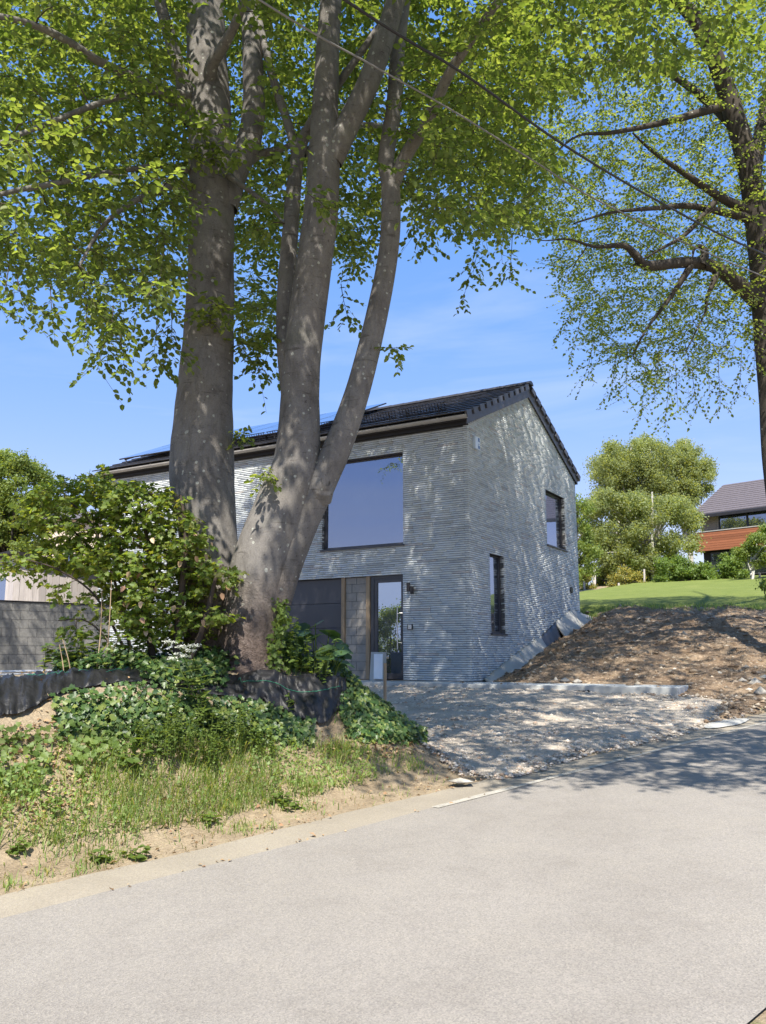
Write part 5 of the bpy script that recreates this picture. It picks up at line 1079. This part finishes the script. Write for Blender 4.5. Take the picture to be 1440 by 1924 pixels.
X, Y, Z = plan_scatter(60000, None, x0=0.3, x1=17, y0=18, y1=30, cond=lambda x, y: (np.abs(in_lawn(x, y)-.15) < .5) & (ab(x, y)[0] > .2)); o = blades('lawn_fringe', X, Y, Z+.03, (.06, .22), (.004, .008), (.1, .7), 'grass'); tag(o, 'longer grass fringe where the lawn meets the dirt', 'grass', kind='stuff')
# grass stalks and dead stems behind the bush
for k_, (px, py, px2, py2, d) in enumerate(((183, 1225, 192, 1105, 8.7), (200, 1232, 210, 1090, 8.75), (122, 1262, 112, 1210, 8.5), (135, 1270, 118, 1200, 8.5), (208, 1235, 226, 1190, 8.7), (225, 1235, 198, 1195, 8.75))):
    q = at(px, py, d); q[2] = H1(q[0], q[1])-.05; mb = MB(); P = catmull([q, (q+at(px2, py2, d))/2+RNG.normal(size=3)*.02, at(px2, py2, d)], 4); mb.tube(P, np.linspace(.006, .004, len(P)), 6); thing1(mb, 'dry_stem', 'batten', 'pale dry stem standing before the leafy bush', 'stem', group='dry stems before the bush')

# dried cement patch where the gravel meets the lane
cq = hit(1385, 1362, 6); tq = ts(cq[0], cq[1]); V = []; K = 40
for ring in (0.0, .6, 1.0):
    for i in range(K):
        a_ = 2*math.pi*i/K; r_ = ring*(1+.35*float(fbm(np.array([math.cos(a_)*1.3]), np.array([math.sin(a_)*1.3]), 1, 3, 5)[0])); tt_, ss_ = tq[0]+.6*r_*math.cos(a_), tq[1]+.17*r_*math.sin(a_)+.12; x_, y_ = tt_*e[0]+ss_*n[0], tt_*e[1]+ss_*n[1]; V.append((x_, y_, H1(x_, y_)+.045-.03*ring**3))
mb = MB(); mb.add(V, [(k*K+i, k*K+(i+1) % K, (k+1)*K+(i+1) % K, (k+1)*K+i) for k in range(2) for i in range(K)]); thing1(mb, 'cement_patch', 'skirt', 'pale dried cement patch where the gravel meets the lane', 'cement patch', smooth=True)
# ------------------------------------------------------------------ block wall, shed and neighbours on the left
wd = np.array([math.sin(PH), math.cos(PH)]); we = np.array(at(206, 1200, 21.0)[:2]); wnrm = np.array([wd[1], -wd[0]])     # wall runs back-left from its end, faces right-back
def wp(u, d, z): q = we-wd*u-wnrm*d; return np.array([q[0], q[1], z])          # u metres along, d metres into the wall
def wbox(mb, u0, u1, d0, d1, z0, z1): mb.hexa([wp(u1, d0, z0), wp(u0, d0, z0), wp(u0, d1, z0), wp(u1, d1, z0), wp(u1, d0, z1), wp(u0, d0, z1), wp(u0, d1, z1), wp(u1, d1, z1)])
bw = empty('block_wall', wp(2, .1, 1.05)); tag(bw, 'low wall of grey concrete blocks in front of the wooden shed', 'wall')
mb = MB(); wbox(mb, .01, 5.6, .012, .19, .9, 2.81); mb.build('joint_core', 'mortar', bw)
for k in range(9):
    z0 = 1.02+k*.2; u = -(.2 if k % 2 else 0.0)
    while u < 5.6:
        u0, u1 = max(u, 0), min(u+.392, 5.6)
        if u1-u0 > .05:
            mb = MB(); d_ = rb_.uniform(0, .006); wbox(mb, u0, u1, d_, .2, z0, z0+.192); mb.build('block', 'wall_block', bw)
        u += .4
mb = MB(); wbox(mb, -.01, 5.6, -.02, .22, 2.82, 2.845); mb.build('coping', 'soffit', bw)
for k in range(3):
    q = at(-10, 1272-k*5, 19-.3*k); q2 = at(98, 1268-k*4, 20-.3*k); mb = MB(); mb.tube([q, q2], [.035]*2, 4); o = thing1(mb, 'steel_profile', 'galv', 'long galvanised profile lying at the foot of the block wall', 'profile', group='profiles by the block wall'); 
# shed
sc = np.array(at(25, 1100, 24.0)[:2]); sx = wd*1.0; sy = np.array([-wd[1], wd[0]])
shed = empty('wooden_shed', (sc[0], sc[1], 1.3)); tag(shed, 'weathered plank shed with shallow roof behind the block wall', 'shed')
def spt(u, v, z): q = sc+sx*u+sy*v; return np.array([q[0], q[1], z])      # u along the sunlit side, v along the window side
def sbox(mb, u0, u1, v0, v1, z0, z1, z2=None):
    z2 = z1 if z2 is None else z2
    mb.hexa([spt(u0, v0, z0), spt(u1, v0, z0), spt(u1, v1, z0), spt(u0, v1, z0), spt(u0, v0, z1), spt(u1, v0, z2), spt(u1, v1, z2), spt(u0, v1, z1)])
mb = MB(); sbox(mb, .03, 3.4, .03, 3.2, .9, 4.42, 4.0); mb.build('shed_core', 'soffit', shed)
for k in range(18):
    u0 = k*.19; zt = 4.46-.42*(u0/3.4); mb = MB(); sbox(mb, u0, u0+.184, -.005+.012*(k % 2), .03, .9, zt, zt-.023); mb.build('plank', 'plank', shed)
for k in range(17):
    v0 = .03+k*.19; inwin = 3 <= k <= 12
    for z0, z1 in (((.9, 3.0), (3.85, 4.46)) if inwin else ((.9, 4.46),)):
        mb = MB(); sbox(mb, .0+.008*(k % 2), .03, v0, v0+.184, z0, z1); mb.build('plank', 'plank', shed)
mb = MB(); sbox(mb, .012, .032, .03+3*.19, .03+13*.19, 3.0, 3.85); w_ = mb.build('window', 'glass', shed)
mb = MB(); sbox(mb, -.18, 3.6, -.18, 3.4, 4.47, 4.57, 4.13); q = mb.v; mb.v[0] = tuple(spt(-.18, -.18, 4.475)); mb.v[1] = tuple(spt(3.6, -.18, 4.0)); mb.v[2] = tuple(spt(3.6, 3.4, 4.0)); mb.v[3] = tuple(spt(-.18, 3.4, 4.475)); mb.build('roof', 'soffit', shed)
# cream house behind the bush
ch = empty('cream_house', at(165, 1100, 44)); tag(ch, 'cream rendered house glimpsed behind the leafy bush', 'house'); cc = at(165, 1100, 44)
mb = MB(); mb.box((cc[0], cc[1]+3, 4.5), 5.0, 6, 8.4); mb.build('wall', 'cream', ch)
mb = MB(); x0, x1, y0, y1, z0 = cc[0]-2.8, cc[0]+2.8, cc[1]-.4, cc[1]+6.4, 8.7; mb.add([(x0, y0, z0), (x1, y0, z0), (x1, y1, z0), (x0, y1, z0), (x0, (y0+y1)/2, z0+1.0), (x1, (y0+y1)/2, z0+1.0)], [(0, 3, 2, 1), (0, 1, 5, 4), (2, 3, 4, 5), (0, 4, 3), (1, 2, 5)]); mb.build('roof', 'far_tile', ch)
for wx in (-1.1, 1.0):
    mb = MB(); mb.box((cc[0]+wx, cc[1]-.01, 6.3), .9, .06, 1.2); f_ = mb.build('window', 'frame', ch); mb = MB(); mb.box((cc[0]+wx, cc[1]-.045, 6.3), .8, .02, 1.1); mb.build('pane', 'glass', f_)
# ------------------------------------------------------------------ garden trees, hedges, the neighbour's house
def puff(name, label, cat, base, clumps, nleaf, size, mat, trunk=None, tmat='bark_dark', group=None, shape='low', up=.25, stems=True, sd_=.33):
    b0 = np.array(base, float); r = empty(name, b0); tag(r, label, cat, group); g_ = Grow(); cl = np.array(clumps, float)
    if stems:
        for i in range(len(cl)):
            c_ = cl[i, :3]
            if i % 3 and len(cl) > 8: continue
            st_ = b0 if trunk is None else b0+np.array([0, 0, (c_[2]-b0[2])*RNG.uniform(.25, .5)])
            P = catmull([st_, (st_+c_)/2+np.array([0, 0, .12])*np.linalg.norm(c_-st_)+RNG.normal(size=3)*.1, c_], 4); g_.mesh(P, np.linspace((trunk or .03)*.35+.01, .01, len(P)), 5)
        if trunk:
            top = cl[:, :3].mean(0); top[2] = cl[:, 2].max()-.2; P = catmull([b0-np.array([0, 0, .2]), b0*.6+top*.4+np.array([.05, 0, 0]), b0*.2+top*.8, top], 5); g_.mesh(P, np.linspace(trunk, trunk*.15, len(P)), 8)
        V0, F0 = g_.take(); link('trunk' if trunk else 'stems', npmesh('t', V0, F0, True), tmat, r)
    w = cl[:, 3]**2; k = RNG.choice(len(cl), nleaf, p=w/w.sum()); q = rdir(nleaf)*(RNG.uniform(size=(nleaf, 1))**.42); q[:, 2] *= .8
    P = cl[k, :3]+q*cl[k, 3][:, None]*(1+.30*RNG.normal(size=(nleaf, 1))); Nn = unit(q*.7+RNG.normal(size=q.shape)*.6+np.array([0, 0, up])); D = rdir(nleaf); D[:, 2] -= .4
    o = leafmesh('crown' if trunk else 'foliage', P, unit(D-Nn*(D*Nn).sum(1, keepdims=True)*.8), Nn, RNG.uniform(*size, nleaf), shape, mat, r); o['kind'] = 'stuff'; return r
def gz(px, d):     # a point on the ground in direction px at distance d
    x = (px-720)/F_PX*d*1.0; return np.array([x*1.0, d, H1(x, d)])
def clumps_px(polys, m, d0, d1, rad):
    B = bough(m*5, polys, d0, d1)[:int(m*1.6)]; return [(*p, RNG.uniform(*rad)*.78) for p in B]
puff('far_tree', 'bright green tree rising behind the shed', 'tree', gz(20, 46), clumps_px([(-120, 1040), (-120, 900), (-40, 860), (20, 850), (60, 870), (95, 910), (100, 960), (90, 1040)], 75, 44, 48, (.45, .9)), 46000, (.13, .21), 'far_leaf', .25)
puff('far_tree', 'green tree between the shed and the cream house', 'tree', gz(95, 50), clumps_px([(60, 1050), (70, 950), (110, 930), (150, 960), (150, 1050)], 22, 49, 51, (.5, .9)), 8000, (.13, .2), 'far_leaf', .18)
BI = 'birch_tree'
puff(BI, 'tall birch with a rounded grey-green crown in the garden', 'tree', gz(1195, 58), clumps_px([(1122, 950), (1118, 870), (1150, 838), (1195, 828), (1225, 822), (1258, 845), (1262, 930), (1200, 960)], 95, 56, 60, (.6, 1.1)), 60000, (.10, .18), 'birch_leaf', .22, 'birch_bark')
puff(BI, 'tall narrow birch standing next to the neighbour house', 'tree', gz(1300, 60), clumps_px([(1262, 960), (1262, 850), (1285, 832), (1312, 840), (1330, 875), (1345, 905), (1310, 950), (1290, 970)], 55, 58, 62, (.5, .95)), 36000, (.10, .17), 'birch_leaf', .2, 'birch_bark')
puff(BI, 'broad pale green birch clump above the yellow broom', 'tree', gz(1225, 47), clumps_px([(1100, 1050), (1098, 950), (1140, 925), (1210, 935), (1290, 945), (1318, 975), (1300, 1050), (1230, 1068), (1140, 1062)], 105, 45, 49, (.45, .85)), 62000, (.09, .16), 'birch_leaf', .16, 'birch_bark')
puff('garden_tree', 'light green tree right behind the rear corner of the brick house', 'tree', gz(1075, 40), clumps_px([(1060, 1080), (1060, 940), (1090, 925), (1118, 960), (1115, 1080)], 26, 39.5, 41, (.35, .6)), 9000, (.09, .15), 'far_leaf', .12)
for px0, pts in ((1228, 47), ):
    mb = MB(); q = gz(1226, 46.0); tp = at(1226, 925, 46.0); mb.tube([q-np.array([0, 0, .3]), (q+tp)/2, tp], [.11, .085, .05], 8); thing1(mb, 'bare_pole', 'birch_bark', 'pale bare trunk standing up through the birch clump', 'trunk')
puff('hedge_shrub', 'dense bright green shrub row at the lawn edge below the cedar band', 'shrub', gz(1285, 42.5), clumps_px([(1238, 1112), (1240, 1058), (1275, 1048), (1320, 1058), (1345, 1085), (1345, 1112)], 44, 42, 43.5, (.3, .5)), 22000, (.08, .14), 'willow_leaf')
puff('hedge_shrub', 'green upright shrub at the lawn edge before the neighbour windows', 'shrub', gz(1378, 42.8), clumps_px([(1345, 1112), (1345, 1070), (1358, 1045), (1385, 1040), (1408, 1065), (1412, 1112)], 28, 42.3, 43.4, (.28, .48)), 14000, (.08, .14), 'willow_leaf')
puff('small_tree', 'small light green tree with thin trunk before the neighbour house', 'tree', gz(1412, 40), clumps_px([(1378, 1030), (1395, 1010), (1440, 1000), (1480, 1020), (1480, 1055), (1420, 1062), (1385, 1050)], 26, 39.5, 41, (.22, .42)), 9000, (.08, .14), 'far_leaf', .07, 'birch_bark')
puff('small_tree', 'yellow-green bush with bright tips at the neighbour terrace', 'tree', gz(1452, 41), clumps_px([(1430, 1000), (1445, 980), (1500, 980), (1500, 1030), (1440, 1020)], 14, 40.5, 41.5, (.25, .42)), 5000, (.08, .13), 'grass', .06)
puff('broom_bush', 'yellow flowering broom under the birch clump', 'shrub', gz(1175, 44), clumps_px([(1140, 1112), (1145, 1075), (1180, 1065), (1208, 1085), (1212, 1112)], 20, 43.5, 44.5, (.25, .4)), 8000, (.05, .10), 'yellow_flower')
puff('broom_bush', 'small yellow broom beside the rear corner of the brick house', 'shrub', gz(1102, 43), clumps_px([(1090, 1110), (1092, 1080), (1112, 1078), (1116, 1110)], 9, 42.5, 43.5, (.22, .35)), 3200, (.05, .10), 'yellow_flower')
puff('hedge_shrub', 'dark green undergrowth behind the fence posts', 'shrub', gz(1150, 46), clumps_px([(1088, 1112), (1088, 1060), (1240, 1055), (1245, 1112)], 50, 45.5, 48, (.35, .6)), 16000, (.09, .15), 'far_leaf')
puff('hedge_shrub', 'dark leafy shrub at the right edge of the dirt slope', 'shrub', gz(1452, 24), clumps_px([(1436, 1140), (1436, 1080), (1480, 1080), (1480, 1150)], 10, 23.5, 24.5, (.15, .3)), 2600, (.06, .1), 'far_leaf')
for px, top, d in ((1116, 1060, 43.4), (1118, 1062, 43.4), (1098, 1092, 42.4), (1211, 1070, 43.6), (1412, 1072, 41.6), (1428, 1076, 41.6), (1163, 1096, 42.6)):
    q = gz(px, d); tp = at(px, top, d); mb = MB(); mb.tube([q-np.array([0, 0, .2]), tp], [.055, .05], 7); thing1(mb, 'fence_post', 'plank', 'weathered fence post at the far edge of the lawn', 'post', group='fence posts behind the lawn')
# neighbour house
nh0 = gz(1328, 52); nd = np.array([math.cos(math.radians(46)), -math.sin(math.radians(46))]); nd = nd/np.linalg.norm(nd); nb_ = np.array([-nd[1], nd[0]])
nh = empty('modern_house', nh0); tag(nh, 'modern house with mauve tile roof, window band and red cedar cladding', 'house')
zu = lambda py: at(1330, py, 52)[2]
def npnt(u, v, z): q = nh0[:2]+nd*u+nb_*v; return np.array([q[0], q[1], z])
def nbox(name, mat, u0, u1, v0, v1, z0, z1, parent=None):
    mb = MB(); mb.hexa([npnt(u0, v0, z0), npnt(u1, v0, z0), npnt(u1, v1, z0), npnt(u0, v1, z0), npnt(u0, v0, z1), npnt(u1, v0, z1), npnt(u1, v1, z1), npnt(u0, v1, z1)]); return mb.build(name, mat, parent or nh)
zE = zu(968); zW1 = zu(974); zW0 = zu(998); zC1 = zu(1001); zC0 = zu(1036)
nbox('ground_wall', 'soffit', -.3, 12, .5, 8, nh0[2]-.5, zC0-.01)
for k in range(4):
    w_ = nbox('window', 'frame', .2+k*2.2, 2.2+k*2.2, .40, .5, zC0-1.6, zC0-.1); nbox('pane', 'glass', .3+k*2.2, 2.1+k*2.2, .37, .40, zC0-1.5, zC0-.2, w_)
clad = nbox('cladding', 'soffit', -.55, 12, .05, 8, zC0, zC1)
for k in range(8): z0 = zC0+(zC1-zC0)*k/8; nbox('plank', 'red_plank', -.55, 12, .01, .05, z0, z0+(zC1-zC0)/8-.012, clad)
nbox('cap_strip', 'zinc', -.6, 12, -.02, 8, zC1+.002, zC1+.06)
nbox('upper_wall', 'soffit', .9, 12, .45, 8, zC1+.06, zE)
pier = nbox('stone_pier', 'mortar', -.25, .9, .33, 8, zC1+.06, zE-.02)
for k in range(8):
    z0 = zC1+.06+(zE-.1-zC1)*k/8; u = -.25
    while u < .88: w = min(rb_.uniform(.3, .55), .88-u); nbox('stone', 'stone', u, u+w-.01, .30+rb_.uniform(0, .015), .33, z0, z0+(zE-.1-zC1)/8-.012, pier); u += w
for u0, u1 in ((1.0, 2.6), (2.75, 4.15), (4.35, 7.0), (7.2, 10)):
    w_ = nbox('window', 'frame', u0-.06, u1+.06, .36, .45, zC1+.08, zW1+.05); nbox('pane', 'glass', u0, u1, .33, .36, zC1+.12, zW1, w_)
rf = MB(); zr1 = zu(905); rv0, rv1 = -.15, 5.0
ru0, ru1 = -.6, 13
def rpt(u, f_, h): v = rv0+(rv1-rv0)*f_; return npnt(u+1.7*f_*0+(.0), v, zE+(zr1+.55-zE)*f_+h)
rf.hexa([rpt(ru0, 0, -.12), rpt(ru1, 0, -.12), rpt(ru1, 1, -.12), rpt(ru0, 1, -.12), rpt(ru0, 0, 0), rpt(ru1, 0, 0), rpt(ru1, 1, 0), rpt(ru0, 1, 0)]); rfo = rf.build('roof', 'soffit', nh)
for k in range(14):
    f0, f1 = k/14, (k+1.06)/14; mb = MB(); f1 = min(f1, 1.0)
    mb.hexa([rpt(ru0-.05, f0, .02), rpt(ru1, f0, .02), rpt(ru1, f1, .003), rpt(ru0-.05, f1, .003), rpt(ru0-.05, f0, .075), rpt(ru1, f0, .075), rpt(ru1, f1, .02), rpt(ru0-.05, f1, .02)]); mb.build('tile_course', 'far_tile', rfo)
mb = MB(); mb.hexa([rpt(ru0-.06, -.03, -.16), rpt(ru1, -.03, -.16), rpt(ru1, .0, -.16), rpt(ru0-.06, .0, -.16), rpt(ru0-.06, -.03, .02), rpt(ru1, -.03, .02), rpt(ru1, .0, .02), rpt(ru0-.06, .0, .02)]); mb.build('gutter', 'black_metal', rfo)
# ------------------------------------------------------------------ overhead cables along the lane
def cable(pts, r, label, sag=.0):
    P = catmull([np.array(p) for p in pts], 12); mb = MB(); mb.tube(P, [r]*len(P), 6, False); thing1(mb, 'overhead_cable', 'black_metal' if r > .01 else 'wire_grey', label, 'cable', smooth=True)
def cpt(px, py, z):
    X = (px-720)/F_PX; U = -(py-962)/F_PX; r = np.array([X, cp-U*sp, sp+U*cp]); k = (z-EYE)/r[2]; return np.array([r[0]*k, r[1]*k, z])
c1 = [cpt(650, 0, 6.5), cpt(870, 137, 6.55), cpt(1060, 272, 6.6), cpt(1250, 385, 6.7), cpt(1440, 480, 6.8)]; d_ = c1[-1]-c1[-2]; d0 = c1[0]-c1[1]
cable([c1[0]+d0*8+np.array([0, 0, .9]), c1[0]+d0*3+np.array([0, 0, .2])]+c1+[c1[-1]+d_*3+np.array([0, 0, .3]), c1[-1]+d_*8+np.array([0, 0, 1.0])], .0125, 'thick black overhead cable crossing in front of the right beech')
c2 = [cpt(490, 0, 6.2), cpt(700, 122, 6.25), cpt(850, 207, 6.25), cpt(1000, 300, 6.3), cpt(1150, 390, 6.35), cpt(1440, 522, 6.4)]; d_ = c2[-1]-c2[-2]; d0 = c2[0]-c2[1]
cable([c2[0]+d0*8+np.array([0, 0, .9]), c2[0]+d0*3+np.array([0, 0, .2])]+c2+[c2[-1]+d_*3+np.array([0, 0, .3]), c2[-1]+d_*8+np.array([0, 0, 1.0])], .008, 'thin grey overhead wire below the thick cable')
# tall hedge across the lane, seen mirrored in the door glass
def mirror(px, py, dist):       # where the door glass looks
    X = (px-720)/F_PX; U = -(py-962)/F_PX; r = np.array([X, cp-U*sp, sp+U*cp]); nb3 = np.array([vb[0], vb[1], 0.]); o3 = np.array([0, 0, EYE]); c3 = hp(0, .115, 0)
    k = ((c3-o3)@nb3)/(r@nb3); p = o3+r*k; r2 = r-2*(r@nb3)*nb3; return p+r2/np.linalg.norm(r2[:2])*dist
h1, h2 = mirror(690, 1130, 20), mirror(770, 1130, 20); top = mirror(730, 1128, 20)[2]; hdv = (h2-h1)[:2]; hl = np.linalg.norm(hdv); hdv /= hl; hz0 = ((h1+h2)/2)[:2]; hnv = np.array([hz0[0], hz0[1]-18]); hnv /= np.linalg.norm(hnv); cl = []
for i in range(340):
    u = RNG.uniform(-hl/2-4, hl/2+4); q = hz0+hdv*u+hnv*RNG.uniform(0, 1.2); zg = H1(q[0], q[1]); cl.append((q[0], q[1], RNG.uniform(zg+.2, top-.35+.25*math.sin(u*1.3)), RNG.uniform(.3, .55)))
puff('tall_hedge', 'tall leafy hedge on the plot border mirrored in the door glass', 'hedge', (hz0[0], hz0[1], H1(*hz0)), cl, 70000, (.08, .13), 'bush_leaf')
